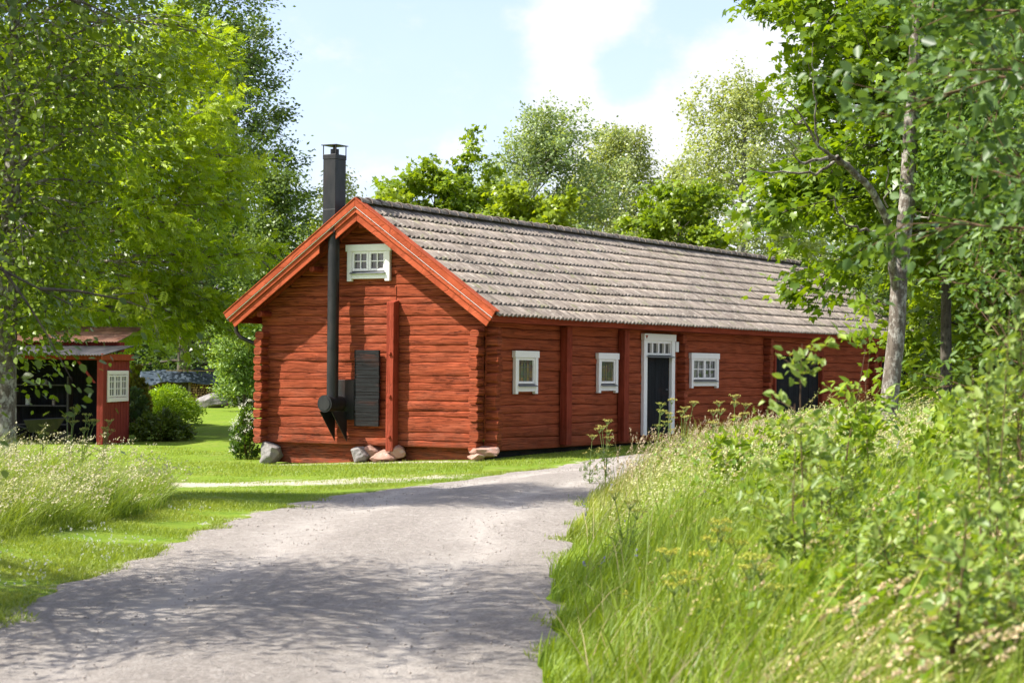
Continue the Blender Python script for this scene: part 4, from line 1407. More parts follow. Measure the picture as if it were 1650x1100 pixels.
GREY = ((.15, .23, .045), (.31, .39, .10))
FRESH = ((.15, .25, .018), (.31, .40, .04))
sapling(1285, 10.2, 548, 'grey-green sapling standing alone in front of the dark barn door', 401, 620, .06, 4, .14, GREY, T_SLIM)
sapling(1372, 14, 500, 'tallest light green sapling, just left of the grey trunk', 402, 520, .095, 3, .20, FRESH, T_WILLOW)
sapling(1335, 11.5, 660, 'bushy grey-green sapling to the right of the lone one', 403, 420, .06, 5, .22, GREY, T_SLIM)
sapling(1475, 9.2, 770, 'dark green sapling below the foot of the grey trunk', 404, 420, .05, 5, .25, GREY, T_SLIM)
sapling(1530, 15, 620, 'leafy sapling right of the grey trunk foot', 405, 640, .075, 6, .4, FRESH)
sapling(1605, 9, 500, 'tall grey-green sapling near the right edge', 406, 620, .06, 4, .20, GREY, T_SLIM)
sapling(1645, 11, 400, 'tallest sapling right at the right edge', 407, 800, .065, 5, .28, GREY, T_SLIM)
sapling(1560, 12.5, 620, 'upright sapling between the two tall ones and the trunk', 408, 560, .065, 4, .25, FRESH)
sapling(1540, 7.2, 790, 'near sapling with a dark bare lower stem at the bottom right', 409, 300, .055, 2, .10, GREY, thick=.009, frac=.35)
sapling(1630, 7.4, 830, 'near sapling in the bottom right corner', 410, 320, .055, 4, .18, GREY, T_SLIM)
sapling(1390, 9, 870, 'low broad-leaved plant left of the near stem', 411, 260, .06, 5, .2, FRESH)
sapling(1185, 19, 695, 'leafy green plant in the pale grass below the window', 412, 420, .10, 5, .35, FRESH, T_WILLOW, M['leaf'])
sapling(1255, 21, 665, 'leafy green plant in the grass at the joint right of the window', 413, 480, .10, 5, .4, FRESH, T_WILLOW, M['leaf'])
sapling(1300, 17, 705, 'wide leafy plant at the foot of the lone sapling', 414, 520, .09, 6, .4, FRESH, T_OVAL, M['leaf'])
sapling(1215, 14, 775, 'fresh green plant in the middle of the meadow slope', 415, 380, .08, 5, .3, FRESH, T_OVAL, M['leaf'])
sapling(1385, 20, 715, 'bushy plant at the left of the grey trunk foot', 416, 420, .085, 5, .35, FRESH, T_OVAL, M['leaf'])
sapling(1480, 19, 715, 'bright low plant just right of the grey trunk foot', 417, 420, .085, 5, .35, FRESH, T_OVAL, M['leaf'])


# ---- grass
def blades(r, x, y, h, w, lean, col0, col1, tipc, jitter=.25, z=None):
    n = len(x)
    z = ground(x, y) if z is None else z
    t = np.array([0, .38, .74, 1.0]); wd = np.array([.8, 1.0, .62, .06])
    az = r.uniform(0, 6.28, n)
    fx, fy = np.cos(az), np.sin(az)
    lx = lean[0] + r.normal(size=n) * jitter; ly = lean[1] + r.normal(size=n) * jitter
    C = np.stack([x[:, None] + lx[:, None] * h[:, None] * t ** 2.1, y[:, None] + ly[:, None] * h[:, None] * t ** 2.1,
                  z[:, None] - .02 + h[:, None] * (t - .28 * (lx ** 2 + ly ** 2)[:, None] * t ** 2)], -1)
    off = np.stack([fx, fy, 0 * fx], -1)[:, None] * (w[:, None] * wd)[..., None] * .5
    V = np.stack([C - off, C + off], 2).reshape(n, 8, 3)
    q = np.array([(0, 1, 3, 2), (2, 3, 5, 4), (4, 5, 7, 6)])
    Fc = (q[None] + 8 * np.arange(n)[:, None, None]).reshape(-1, 4)
    m = r.random(n)[:, None]
    c = np.asarray(col0) * (1 - m) + np.asarray(col1) * m
    tt = np.repeat(t, 2)[None, :, None]
    c = c[:, None] * (1 - tt * .5) + (c[:, None] * .35 + np.asarray(tipc) * .65) * tt * .5
    return V.reshape(-1, 3), Fc, c.reshape(-1, 3), C


def heads(r, tip, direc, L, nper, size, c0, c1, tmpl, spread=.25):
    n = len(tip)
    t = r.random((n, nper))
    p = tip[:, None] - direc[:, None] * (L[:, None] * t)[..., None]
    side = rand_dirs(r, n * nper).reshape(n, nper, 3)
    p = p + side * (L[:, None] * spread * (.25 + t) * r.random((n, nper)))[..., None]
    d = direc[:, None] * .9 + side * .6
    k = n * nper
    m = r.random(k)[:, None]
    col = np.asarray(c0) * (1 - m) + np.asarray(c1) * m
    return leaves(r, p.reshape(-1, 3), d.reshape(-1, 3), rand_dirs(r, k) + (0, 0, .4), size * r.uniform(.6, 1.2, k), tmpl, col)


def stuff(name, parts, label, cat, mats, midx=None):
    V, Fs, Cc, mi, k = [], [], [], [], 0
    for (v, f, c, mm) in parts:
        V.append(v); Fs.append(f + k); Cc.append(c); mi.append(np.full(len(f), mm)); k += len(v)
    o = np_mesh(name, np.concatenate(V), np.concatenate(Fs), None, tint=np.concatenate(Cc), mats=mats, midx=np.concatenate(mi))
    return tag(o, label, cat, kind='stuff')


MATS = [M['grass'], M['seed'], M['leaf'], M['petal']]
r = np.random.default_rng(500)


def meadow_pts(n, y0=6.5, y1=42, xmax=9.0, pw=1.25, edge=True):
    u = r.random(n)
    a, b = y0 ** (1 - pw), y1 ** (1 - pw)
    y = (a + (b - a) * u) ** (1 / (1 - pw))
    wmax = np.minimum(xmax, .30 * y + .9 - xr(y))
    x = xr(y) + .02 + np.maximum(wmax, .5) * r.random(n) ** 1.15
    return x, y


parts = []
x, y = meadow_pts(120000)
e = sstep(-.05, .9, x - xr(y))
pn = Wob2(33, .9)(x, y)
h = (.18 + .46 * e) * r.uniform(.5, 1.25, len(x)) * (1 + .22 * pn)
far = sstep(17, 24, y)
h = h * (1 - .40 * sstep(13, 19, y) * sstep(1.2, 2.6, x - xr(y)))
c0 = np.array((.09, .185, .010))[None] * (1 - far[:, None]) + np.array((.20, .26, .045))[None] * far[:, None]
c1 = np.array((.26, .37, .024))[None] * (1 - far[:, None]) + np.array((.42, .44, .12))[None] * far[:, None]
pt = sstep(-.7, .7, Wob2(35, 1.1)(x, y))[:, None]
c0 = c0 * (.6 + .5 * pt); c1 = c1 * (.7 + .4 * pt)
v, f, c, C = blades(r, x, y, h, r.uniform(.006, .015, len(x)), (.45, -.05), c0, c1, (.36, .42, .07), .32)
parts.append((v, f, c, 0))
# flowering stalks with pale heads
x, y = meadow_pts(2300, 6.8, 38)
sel = (x - xr(y)) > .35; x, y = x[sel], y[sel]
h = r.uniform(.6, 1.05, len(x)) * (.75 + .25 * sstep(.3, 1.2, x - xr(y)))
v, f, c, C = blades(r, x, y, h, r.uniform(.0035, .0055, len(x)), (.75, -.08), (.20, .28, .06), (.34, .36, .12), (.4, .38, .16), .2)
parts.append((v, f, c, 0))
tip = C[:, 3]; dr_ = nrm(C[:, 3] - C[:, 2])
kind = r.random(len(x))
sel = kind < .5
a_ = heads(r, tip[sel], dr_[sel], r.uniform(.13, .22, sel.sum()), 20, .022, (.42, .37, .14), (.60, .53, .25), T_SIMPLE, .055)
parts.append((*a_, 1))
sel = ~sel
a_ = heads(r, tip[sel], dr_[sel], r.uniform(.12, .2, sel.sum()), 14, .014, (.36, .42, .10), (.52, .56, .18), T_SIMPLE, .42)
parts.append((*a_, 1))
# broad leaves of herbs among the grass
x, y = meadow_pts(26000, 7, 36, 9, 1.2)
sel = ((x - xr(y)) > .3) & (Wob2(34, .8)(x, y) > -.5); x, y = x[sel], y[sel]
n = len(x)
hz = r.uniform(.05, .62, n) * sstep(.1, 1.2, x - xr(y))
m = r.random(n)[:, None]
v, f, c = leaves(r, np.stack([x, y, ground(x, y) + hz], -1), rand_dirs(r, n) + (.3, 0, .3), rand_dirs(r, n) * .6 + (0, 0, .9), r.uniform(.04, .10, n), T_OVAL, np.array((.09, .18, .014)) * (1 - m) + np.array((.25, .36, .04)) * m)
parts.append((v, f, c, 2))
for (n0, hlo, hhi, dmin, sa, sb, ca, cb) in ((22000, .15, .95, 1.3, .04, .085, (.09, .17, .02), (.28, .38, .045)), (4500, .08, .5, 1.1, .08, .14, (.07, .15, .02), (.20, .31, .035)), (3500, .03, .14, .22, .03, .06, (.08, .17, .015), (.22, .33, .03))):
    x, y = meadow_pts(n0, 7, 34, 9.5, 1.15)
    sel = ((x - xr(y)) > dmin + (0 if dmin < .3 else .35 * Wob2(36, 1.2)(x, y))) & (Wob2(int(37 + n0 % 7), 1.7)(x, y) > -.35); x, y = x[sel], y[sel]
    n = len(x); hb = (hlo + (hhi - hlo) * r.random(n) ** 1.2 * (.7 + .3 * Wob2(39, 1.4)(x, y))) * (1 - .45 * sstep(11, 17, y))
    m = r.random(n)[:, None]
    v, f, c = leaves(r, np.stack([x, y, ground(x, y) + np.maximum(hb, .03)], -1), rand_dirs(r, n) + (.35, -.1, .35), rand_dirs(r, n) * .6 + (-.2, -.1, .9), r.uniform(sa, sb, n), T_WILLOW if n0 > 9000 else T_OVAL, np.array(ca) * (1 - m) + np.array(cb) * m)
    parts.append((v, f, c, 2))
# long yellow-green culms swept over by the wind, and dead straw
x, y = meadow_pts(900, 6.8, 15, 4.5, 1.15); sel = (x - xr(y)) > .6; x, y = x[sel], y[sel]
v, f, c, C = blades(r, x, y, r.uniform(.7, 1.15, len(x)), r.uniform(.006, .011, len(x)), (.95, -.1), (.34, .40, .04), (.46, .48, .09), (.48, .46, .12), .25)
parts.append((v, f, c, 0))
x, y = meadow_pts(2600, 7, 26, 6, 1.2); sel = (x - xr(y)) > .2; x, y = x[sel], y[sel]
v, f, c, C = blades(r, x, y, r.uniform(.3, .8, len(x)), r.uniform(.004, .007, len(x)), (.7, .1), (.34, .27, .14), (.50, .42, .24), (.46, .38, .2), .6)
parts.append((v, f, c, 1))
x, y = meadow_pts(800, 6.6, 12.5, 4.5, 1.1); sel = (x - xr(y)) > .55; x, y = x[sel], y[sel]
v, f, c, C = blades(r, x, y, r.uniform(.55, .95, len(x)), r.uniform(.0035, .005, len(x)), (.85, -.1), (.28, .34, .06), (.40, .40, .12), (.44, .40, .16), .2)
parts.append((v, f, c, 0))
a_ = heads(r, C[:, 3], nrm(C[:, 3] - C[:, 2]), r.uniform(.09, .15, len(x)), 22, .024, (.50, .38, .20), (.66, .54, .33), T_SIMPLE, .07)
parts.append((*a_, 1))
# upright tan stalks along the crest
x, y = meadow_pts(1500, 21, 36, 6, 1.02); sel = (x - xr(y)) > .25; x, y = x[sel], y[sel]
h = r.uniform(.5, .95, len(x)) * (1 - .45 * sstep(1.6, 3, x - xr(y)))
v, f, c, C = blades(r, x, y, h, r.uniform(.004, .006, len(x)), (.22, 0), (.26, .26, .10), (.40, .34, .18), (.46, .38, .22), .16)
parts.append((v, f, c, 0))
a_ = heads(r, C[:, 3], nrm(C[:, 3] - C[:, 2]), r.uniform(.10, .17, len(x)), 12, .024, (.42, .31, .20), (.58, .48, .32), T_SIMPLE, .10)
parts.append((*a_, 1))
# pale feathery bedstraw in the sunny part, blue vetch dots
x, y = meadow_pts(6500, 17, 38, 5, 1.02); n = len(x)
hz = r.uniform(.25, .65, n) * sstep(.05, .9, x - xr(y))
tip = np.stack([x, y, ground(x, y) + hz], -1)
a_ = heads(r, tip, nrm(rand_dirs(r, n) + (.6, 0, 1.2)), r.uniform(.1, .22, n), 9, .026, (.42, .44, .17), (.60, .58, .30), T_SIMPLE, .5)
parts.append((*a_, 1))
x, y = meadow_pts(46, 12, 30, 5, 1.1); n = len(x)
tip = np.stack([x, y, ground(x, y) + r.uniform(.4, .6, n)], -1)
a_ = heads(r, tip, nrm(rand_dirs(r, n) * .3 + (.2, 0, 1.)), r.uniform(.04, .07, n), 10, .016, (.20, .17, .36), (.30, .27, .46), T_SIMPLE, .3)
parts.append((*a_, 3))
stuff('meadow_grass', parts, 'tall flowering meadow grass and herbs on the bank right of the road', 'grass', MATS)

# left clump of tall grass beside the road
parts = []


def clump_pts(n, s=1.0):
    a = r.uniform(0, 6.28, n); q = np.sqrt(r.random(n)) * s
    return -6.25 + 2.05 * q * np.cos(a) + .12 * q * np.sin(a) * 4, 21.4 + 5.0 * q * np.sin(a)


x, y = clump_pts(42000)
q = np.sqrt(((x + 6.25) / 2.2) ** 2 + ((y - 21.4) / 5.0) ** 2)
h = (.70 - .42 * sstep(.35, 1.0, q)) * r.uniform(.35, 1.2, len(x)) * (1 + .38 * Wob2(61, 1.9)(x, y))
v, f, c, C = blades(r, x, y, h, r.uniform(.005, .010, len(x)), (.45, -.08), np.array((.05, .12, .012))[None] + np.array((.09, .09, .01))[None] * sstep(-.6, .8, Wob2(62, 1.3)(x, y))[:, None], (.24, .34, .04), (.36, .42, .10), .32)
parts.append((v, f, c, 0))
x, y = clump_pts(2300, 1.03)
h = r.uniform(.45, 1.0, len(x)) * (1 - .4 * sstep(.6, 1, np.sqrt(((x + 6.25) / 2.2) ** 2 + ((y - 21.4) / 5.0) ** 2)))
v, f, c, C = blades(r, x, y, h, r.uniform(.003, .005, len(x)), (.58, -.05), (.22, .28, .08), (.36, .38, .14), (.48, .46, .22), .18)
parts.append((v, f, c, 0))
tip, dr_ = C[:, 3], nrm(C[:, 3] - C[:, 2])
sel = (y < 19.8 + .8 * (x + 6.2)) | (r.random(len(x)) < .35)
a_ = heads(r, tip[sel], dr_[sel], r.uniform(.10, .22, sel.sum()), 12, .024, (.46, .42, .24), (.64, .60, .40), T_SIMPLE, .30)
parts.append((*a_, 1))
# frothy pale bedstraw along the front of the clump
n = 6500
u_ = r.random(n)
y = 16.9 + 8.6 * u_; x = -4.62 - .12 * (22 - y) * .4 - r.random(n) * 1.3 - .35 * sstep(21, 17.5, y)
hz = r.uniform(.10, .50, n) * (1 - .25 * u_)
tip = np.stack([x, y, ground(x, y) + hz], -1)
a_ = heads(r, tip, nrm(rand_dirs(r, n) + (.8, 0, .9)), r.uniform(.12, .28, n), 12, .022, (.50, .53, .20), (.72, .71, .42), T_SIMPLE, .45)
parts.append((*a_, 1))
stuff('tall_grass', parts, 'pale tall grass with feathery seed heads left of the road', 'grass', MATS)

# short grass on the verges and by the barn
parts = []
n = 210000
u_ = r.random(n)
y = (10.5 ** -.3 + (34 ** -.3 - 10.5 ** -.3) * u_) ** (1 / -.3)
x = xl(y) + .10 - np.abs(r.normal(size=n)) * 1.6
dd_ = xl(y) - x
keep = (r.random(n) < sstep(-.14, .12, dd_) * (1 - .8 * worn_at(x, y))) & (x > -.30 * y - .5)
x, y = x[keep], y[keep]
mw = meadow_at(x, y)
h = r.uniform(.02, .06, len(x)) * (1 + .5 * Wob2(44, 1.5)(x, y)) + .10 * sstep(.9, 1.0, mw) * r.random(len(x))
h = np.maximum(h, .012)
m_ = np.clip(.5 + .35 * Wob2(45, .7)(x, y), 0, 1)[:, None]
v, f, c, C = blades(r, x, y, h, r.uniform(.005, .010, len(x)), (.1, 0), np.array((.11, .21, .016)) * (1 - m_) + np.array((.22, .29, .03)) * m_, np.array((.18, .29, .022)) * (1 - m_) + np.array((.32, .34, .06)) * m_, (.32, .36, .07), .5)
parts.append((v, f, c, 0))
# weeds creeping over the road edges
n = 26000
y = 10.5 + 28 * r.random(n) ** 1.5
lft = r.random(n) < .6
ins = np.abs(r.normal(size=n)) * .17 - .06
x = np.where(lft, xl(y) + ins, xr(y) - ins)
keep = (Wob2(48, 3.1)(x, y * .7) > .35 + ins * 2.2); x, y = x[keep], y[keep]
v, f, c, C = blades(r, x, y, r.uniform(.02, .075, len(x)), r.uniform(.005, .012, len(x)), (.15, 0), (.11, .20, .02), (.26, .32, .05), (.32, .34, .08), .6, z=ground0(x, y) + .01)
parts.append((v, f, c, 0))
# strip under the barn walls
n = 26000
s_ = r.uniform(-7, 24, n); t_ = np.abs(r.normal(size=n)) * .9
gab = r.random(n) < .5
lx = np.where(gab, r.uniform(-6.6, 1.2, n), .25 + r.random(n) * 1.9); ly = np.where(gab, -.25 - r.random(n) * 4.5, r.uniform(-2, 16, n))
x, y = CX + lx * CT + ly * ST, CY - lx * ST + ly * CT
keep = (x < xl(y) + .05) & (r.random(n) < 1 - .8 * worn_at(x, y)); x, y = x[keep], y[keep]
v, f, c, C = blades(r, x, y, r.uniform(.03, .09, len(x)), r.uniform(.006, .013, len(x)), (.1, 0), (.14, .24, .02), (.28, .34, .05), (.34, .36, .08), .5)
parts.append((v, f, c, 0))
n = 60000
y = 33 + 16 * r.random(n) ** 1.2; x = -9 + 8.5 * r.random(n)
lx, ly = (x - CX) * CT - (y - CY) * ST, (x - CX) * ST + (y - CY) * CT
keep = (x < xl(y)) & ~((ly > -.2) & (lx > -5.6)) & (r.random(n) < 1 - .9 * worn_at(x, y)) & (meadow_at(x, y) < .5); x, y = x[keep], y[keep]
pt = np.clip(.5 + .5 * Wob2(49, 1.3)(x, y), 0, 1)
v, f, c, C = blades(r, x, y, r.uniform(.02, .055, len(x)) * (.7 + .9 * pt), r.uniform(.008, .016, len(x)), (.1, 0), (.12, .22, .016), (.27, .34, .03), (.32, .36, .06), .6)
parts.append((v, f, c, 0))
# clover and daisies
n = 900
y = r.uniform(12, 26, n); x = xl(y) - .1 - np.abs(r.normal(size=n)) * .9
k = Wob2(46, 1.6)(x, y) > .1; x, y = x[k], y[k]; n = len(x)
tip = np.stack([x, y, ground(x, y) + r.uniform(.04, .08, n)], -1)
a_ = heads(r, tip, np.tile((0, 0, 1.), (n, 1)), np.full(n, .016), 7, .013, (.6, .6, .52), (.75, .74, .66), T_SIMPLE, .8)
parts.append((*a_, 3))
stuff('short_grass', parts, 'short mown grass with white clover along the road edge and the barn', 'grass', MATS)


# ---- tall umbel plants, each one a thing
def umbel(u, d, vtop, label, seed, nst=3, col=(.50, .46, .13), spread=.16, group='umbel flowers'):
    r = np.random.default_rng(seed)
    x = P(u, 590, d)[0]; z0 = gz(x, d); H = max(.3, P(u, vtop, d)[2] - z0)
    root = empty('umbel_plant', (x, d, z0), label, 'wildflower', group)
    wood, hp = [], []
    for k in range(nst):
        a = r.uniform(0, 6.28); q = spread * r.random()
        top = np.array((math.cos(a) * q + .04, math.sin(a) * q, H * (1 if k == 0 else r.uniform(.72, .95))))
        s = np.linspace(0, 1, 6)[:, None]
        p = np.array((0, 0, -.03)) * (1 - s) + top * s * np.stack([s[:, 0], s[:, 0], 1 + 0 * s[:, 0]], -1)
        wood.append(poly_tube(p, .006 * (1 - .5 * s[:, 0]), 5))
        for j in range(9):
            a2 = j * 2.4; e = top + np.array((math.cos(a2) * .07 * r.uniform(.4, 1), math.sin(a2) * .07 * r.uniform(.4, 1), .05 * r.uniform(.6, 1)))
            wood.append(poly_tube(np.stack([top - (0, 0, .03), e]), np.array((.0022, .0016)), 4))
            for _ in range(14): hp.append(e + r.normal(size=3) * (.011, .011, .005))
        # side leaf rays
        b = p[3]
        for j in range(3):
            e = b + np.array((r.normal() * .1, r.normal() * .1, .10))
            wood.append(poly_tube(np.stack([b, e]), np.array((.003, .0015)), 4))
            for _ in range(16): hp.append(e + r.normal(size=3) * (.018, .018, .008))
    v, f = join(wood); np_mesh('stem', v, f, M['stem_green'], root, smooth=True)
    hp = np.array(hp); n = len(hp)
    v, f, c = leaves(r, hp, rand_dirs(r, n) + (0, 0, .3), rand_dirs(r, n) * .5 + (0, 0, 1), r.uniform(.010, .018, n), T_SIMPLE, np.array(col) * r.uniform(.7, 1.15, n)[:, None])
    np_mesh('flower_cloud', v, f, M['seed'], root, tint=c)['kind'] = 'stuff'
    # feathery leaves low on the stem
    n = 60
    pos = np.stack([r.normal(size=n) * .08, r.normal(size=n) * .08, r.uniform(.05, .55, n) * H], -1)
    v, f, c = leaves(r, pos, rand_dirs(r, n) + (0, 0, .4), rand_dirs(r, n) * .5 + (0, 0, 1), r.uniform(.05, .11, n), T_ASH, np.tile((.12, .19, .04), (n, 1)) * r.uniform(.7, 1.2, n)[:, None])
    np_mesh('foliage', v, f, M['leaf'], root, tint=c)


umbel(951, 30, 706, 'small lone umbel flower nearest the road below the second leaded window', 601, 1)
umbel(977, 28, 682, 'yellowish umbel cluster in front of the second wall post', 602, 5)
umbel(1058, 27, 655, 'umbel flower standing in front of the dark plank door', 603, 4, (.40, .42, .10))
umbel(1078, 28, 648, 'tallest umbel flower against the right door casing', 604, 3)
umbel(1102, 27, 652, 'umbel flower just right of the door', 605, 4)
umbel(1150, 26, 652, 'umbel cluster below the right window', 606, 5)
umbel(1185, 25, 642, 'umbel cluster on the grassy crest right of the window', 607, 5)
umbel(1010, 15, 800, 'blurred yellow umbel over the dark grass near the road', 608, 3, (.42, .42, .08))
umbel(1150, 11, 850, 'nearest blurred yellow umbel in the lower middle of the meadow', 609, 5, (.46, .44, .07))
umbel(1080, 10.5, 900, 'blurred yellow umbel left of the nearest one', 610, 4, (.46, .44, .07))
umbel(1210, 9.5, 905, 'blurred yellow umbel right of the nearest one', 611, 4, (.44, .44, .08))
umbel(112, 25.5, 662, 'umbel in front of the dark opening of the shed', 612, 4, (.34, .36, .09))
umbel(130, 25, 672, 'umbel close to the shed corner post', 613, 4, (.34, .36, .09))
umbel(66, 25, 690, 'low umbel beside the grey birch trunk', 614, 4, (.34, .36, .09))
umbel(165, 26, 682, 'umbel in front of the red shed wall', 615, 4, (.36, .34, .10))
# ================================================================== the small shed on the left
SD = 50.
sx_, sy_, _ = P(167, 640, SD)
sz_ = gz(sx_, SD) - .05
shed = empty('garden_shed', (sx_, SD, sz_), 'small red open-fronted shed with a grey corrugated lean-to roof', 'shed', rz=-math.radians(4))
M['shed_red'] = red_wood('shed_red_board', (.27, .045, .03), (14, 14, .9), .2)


def corr(t): return .018 * math.cos(t / .076 * 2 * PI)


def corrugated(name, x0, x1, y0, y1, z0, z1, mat, parent):
    n = int((x1 - x0) / .0126)
    V = [(x0 + (x1 - x0) * i / n, y, z + corr((x1 - x0) * i / n)) for (y, z) in ((y0, z0), (y0, z0 - .012), (y1, z1 - .012), (y1, z1)) for i in range(n + 1)]
    Fc = grid_faces(n + 1, 4)
    Fc = np.concatenate([Fc, np.stack([np.arange(n) + 3 * (n + 1), np.arange(n) + 1 + 3 * (n + 1), np.arange(n) + 1, np.arange(n)], -1)])
    return np_mesh(name, V, Fc, mat, parent)


ZW = P(167, 578, SD)[2] - sz_          # eave height
DEP = 2.45
def rust(name, a, b):
    t = NT(name); n = t.noise(t.coord((1.5, .4, 1)), 2.5, 6, .65)
    t.bsdf(t.mix(t.ramp(n, [(.38, 0), (.66, 1)]), a, b), .7, .3, .1, bump=n, bstr=.3)
    return t.m
M['corr_grey'] = rust('grey_corrugated_sheet', (.06, .058, .06), (.15, .135, .13))
M['corr_rust'] = rust('rusty_corrugated_sheet', (.24, .11, .065), (.36, .21, .14))
# side wall with window, posts, back and left walls
m = MB()
nb = 17
for k in range(nb):
    y = DEP * k / nb
    m.box(-.03, .0 + .006 * (k % 2), y + .002, y + DEP / nb - .002, 0, ZW - .02)
m.build('side_wall', M['shed_red'], shed)
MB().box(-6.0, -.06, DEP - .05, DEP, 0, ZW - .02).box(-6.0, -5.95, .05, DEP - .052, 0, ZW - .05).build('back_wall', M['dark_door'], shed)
MB().box(-.14, .02, -.16, -.02, 0, ZW - .03).build('post', M['shed_red'], shed, bevel=.008)
MB().box(-3.2, -3.06, -.14, .0, 0, ZW - .03).build('post', M['shed_red'], shed, bevel=.008)
MB().box(-6.1, .03, -.15, -.02, ZW - .028, ZW + .12).build('lintel', M['shed_red'], shed, bevel=.008)
MB().box(.035, .065, -.42, DEP + .2, ZW - .03, ZW + .13).build('verge_board', M['barge'], shed, bevel=.006)
MB().prism([(-.25, ZW - .62), (-.19, ZW - .62), (-.62, ZW - .06), (-.70, ZW - .06)], 'y', -.10, -.04).build('brace', M['shed_red'], shed)
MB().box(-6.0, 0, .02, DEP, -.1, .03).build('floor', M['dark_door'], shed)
corrugated('lean_to_roof', -6.2, .12, -.45, DEP, ZW + .10, ZW + .36, M['corr_grey'], shed)
MB().box(-5.6, -.25, DEP - .02, DEP + .4, ZW + .20, ZW + .46).build('upper_wall', M['shed_red'], shed)
corrugated('upper_roof', -5.8, -.30, DEP - .25, DEP + 2.6, ZW + .47, ZW + .92, M['corr_rust'], shed)
# window on the side wall: three narrow sashes
y0w, y1w = .22, 2.2
zA, zB = P(190, 647, SD + 1)[2] - sz_, P(190, 597, SD + 1)[2] - sz_
m = MB().box(.012, .05, y0w, y1w, zB - .10, zB).box(.012, .05, y0w, y1w, zA, zA + .11).box(.012, .048, y0w, y0w + .10, zA + .112, zB - .102).box(.012, .048, y1w - .10, y1w, zA + .112, zB - .102)
wf = m.build('window', M['white'], shed, bevel=.006)
m = MB(); g = MB()
for k in range(3):
    a = y0w + .11 + (y1w - y0w - .22) * k / 3; b = a + (y1w - y0w - .22) / 3 - .03
    m.box(.014, .045, a, a + .07, zA + .12, zB - .11).box(.014, .045, b - .07, b, zA + .12, zB - .11).box(.014, .042, a, b, zA + .125, zA + .17).box(.014, .042, a, b, zB - .16, zB - .115)
    m.box(.014, .04, (a + b) / 2 - .018, (a + b) / 2 + .018, zA + .17, zB - .16)
    for q in (.36, .68): m.box(.014, .038, a + .07, b - .07, zA + .12 + q * (zB - zA - .23), zA + .145 + q * (zB - zA - .23))
    g.box(.012, .016, a + .02, b - .02, zA + .13, zB - .12)
m.build('sash', M['white'], wf, bevel=.003); g.build('pane', simple('dull_window_glass', (.035, .037, .037), .45, .3, 0, .3, 2), wf)
# things in the dark opening


def shed_pt(x, y, z):
    a = math.radians(4)
    return (sx_ + x * math.cos(a) + y * math.sin(a), SD - x * math.sin(a) + y * math.cos(a), sz_ + z)


ra = -math.radians(4)
hb = P(65, 615, SD + 1.6)[2] - sz_
rack = empty('shelf_rack', shed_pt(-2.05, 1.9, .03), 'dark wooden shelf rack inside the open shed', 'shelf', rz=ra)
M['rackwood'] = simple('grey_shelf_wood', (.10, .09, .08), .8)
for z in (.45, .95, 1.5):
    MB().box(-.85, .55, -.22, .22, z, z + .03).build('shelf', M['rackwood'], rack)
for x in (-.88, .56):
    MB().box(x, x + .05, -.2, .2, 0, 1.75).build('upright', M['rackwood'], rack)
for i, (x, z, rr_, hh_, c, lab) in enumerate(((-.55, .98, .07, .24, (.5, .5, .45), 'pale jar on the middle shelf in the shed'), (.15, .98, .05, .17, (.25, .2, .16), 'small dark jar on the middle shelf in the shed'), (-.1, 1.53, .09, .12, (.35, .33, .30), 'grey pot on the top shelf in the shed'))):
    p = shed_pt(-2.05 + x, 1.9, .03 + z)
    j = empty('jar', p, lab, 'jar')
    MB().tube([(0, 0, 0), (0, 0, hh_ * .75), (0, 0, hh_ * .86), (0, 0, hh_)], [rr_, rr_, rr_ * .6, rr_ * .6], 14).build('jar_body', simple('jar_glaze', c, .3, .5), j, smooth=True)
    MB().tube([(0, 0, hh_ + .001), (0, 0, hh_ + .02)], [rr_ * .68, rr_ * .68], 14).build('lid', M['zinc'], j, smooth=True)
tub = empty('wheelbarrow', shed_pt(-1.75, .55, .03), 'dark grey wheelbarrow standing in the shed opening', 'wheelbarrow', rz=ra + .3)
MB().add([(-.35, -.25, .3), (.3, -.25, .3), (.3, .25, .3), (-.35, .25, .3), (-.5, -.36, .62), (.55, -.36, .68), (.55, .36, .68), (-.5, .36, .62)], [(0, 3, 2, 1), (0, 1, 5, 4), (1, 2, 6, 5), (2, 3, 7, 6), (3, 0, 4, 7)]).build('tray', M['black_metal'], tub)
MB().tube([(.55, -.03, .17), (.55, .03, .17)], [.17, .17], 18).build('wheel', M['black_metal'], tub, smooth=True)
for s in (-.24, .24):
    MB().tube([(.55, s * .4, .17), (-.2, s, .32), (-.9, s * 1.1, .55)], .018, 8).tube([(-.25, s, .3), (-.32, s, .0)], .016, 8).build('handle', M['black_metal'], tub, smooth=True)

# ================================================================== woodpile, boulders, plank
wx_, wy_ = P(298, 650, 84)[0], 84.
wz_ = gz(wx_, wy_)
pile = empty('woodshed', (wx_, wy_, wz_), 'low woodshed roofed with a blue-grey tarpaulin', 'woodshed', rz=.12)
for x in (-1.55, .20, 1.25):
    for y in (-.55, .55):
        MB().box(x - .05, x + .05, y - .05, y + .05, 0, 1.2).build('post', M['old_wood'], pile)
m = MB()
for k in range(7): m.box(1.32, 1.35, -.55 + k * .16, -.42 + k * .16, .1, 1.15)
m.build('side_boards', M['old_wood'], pile)
MB().box(-1.9, 1.4, .60, .64, .0, 1.15).build('back_boards', M['dark_door'], pile)
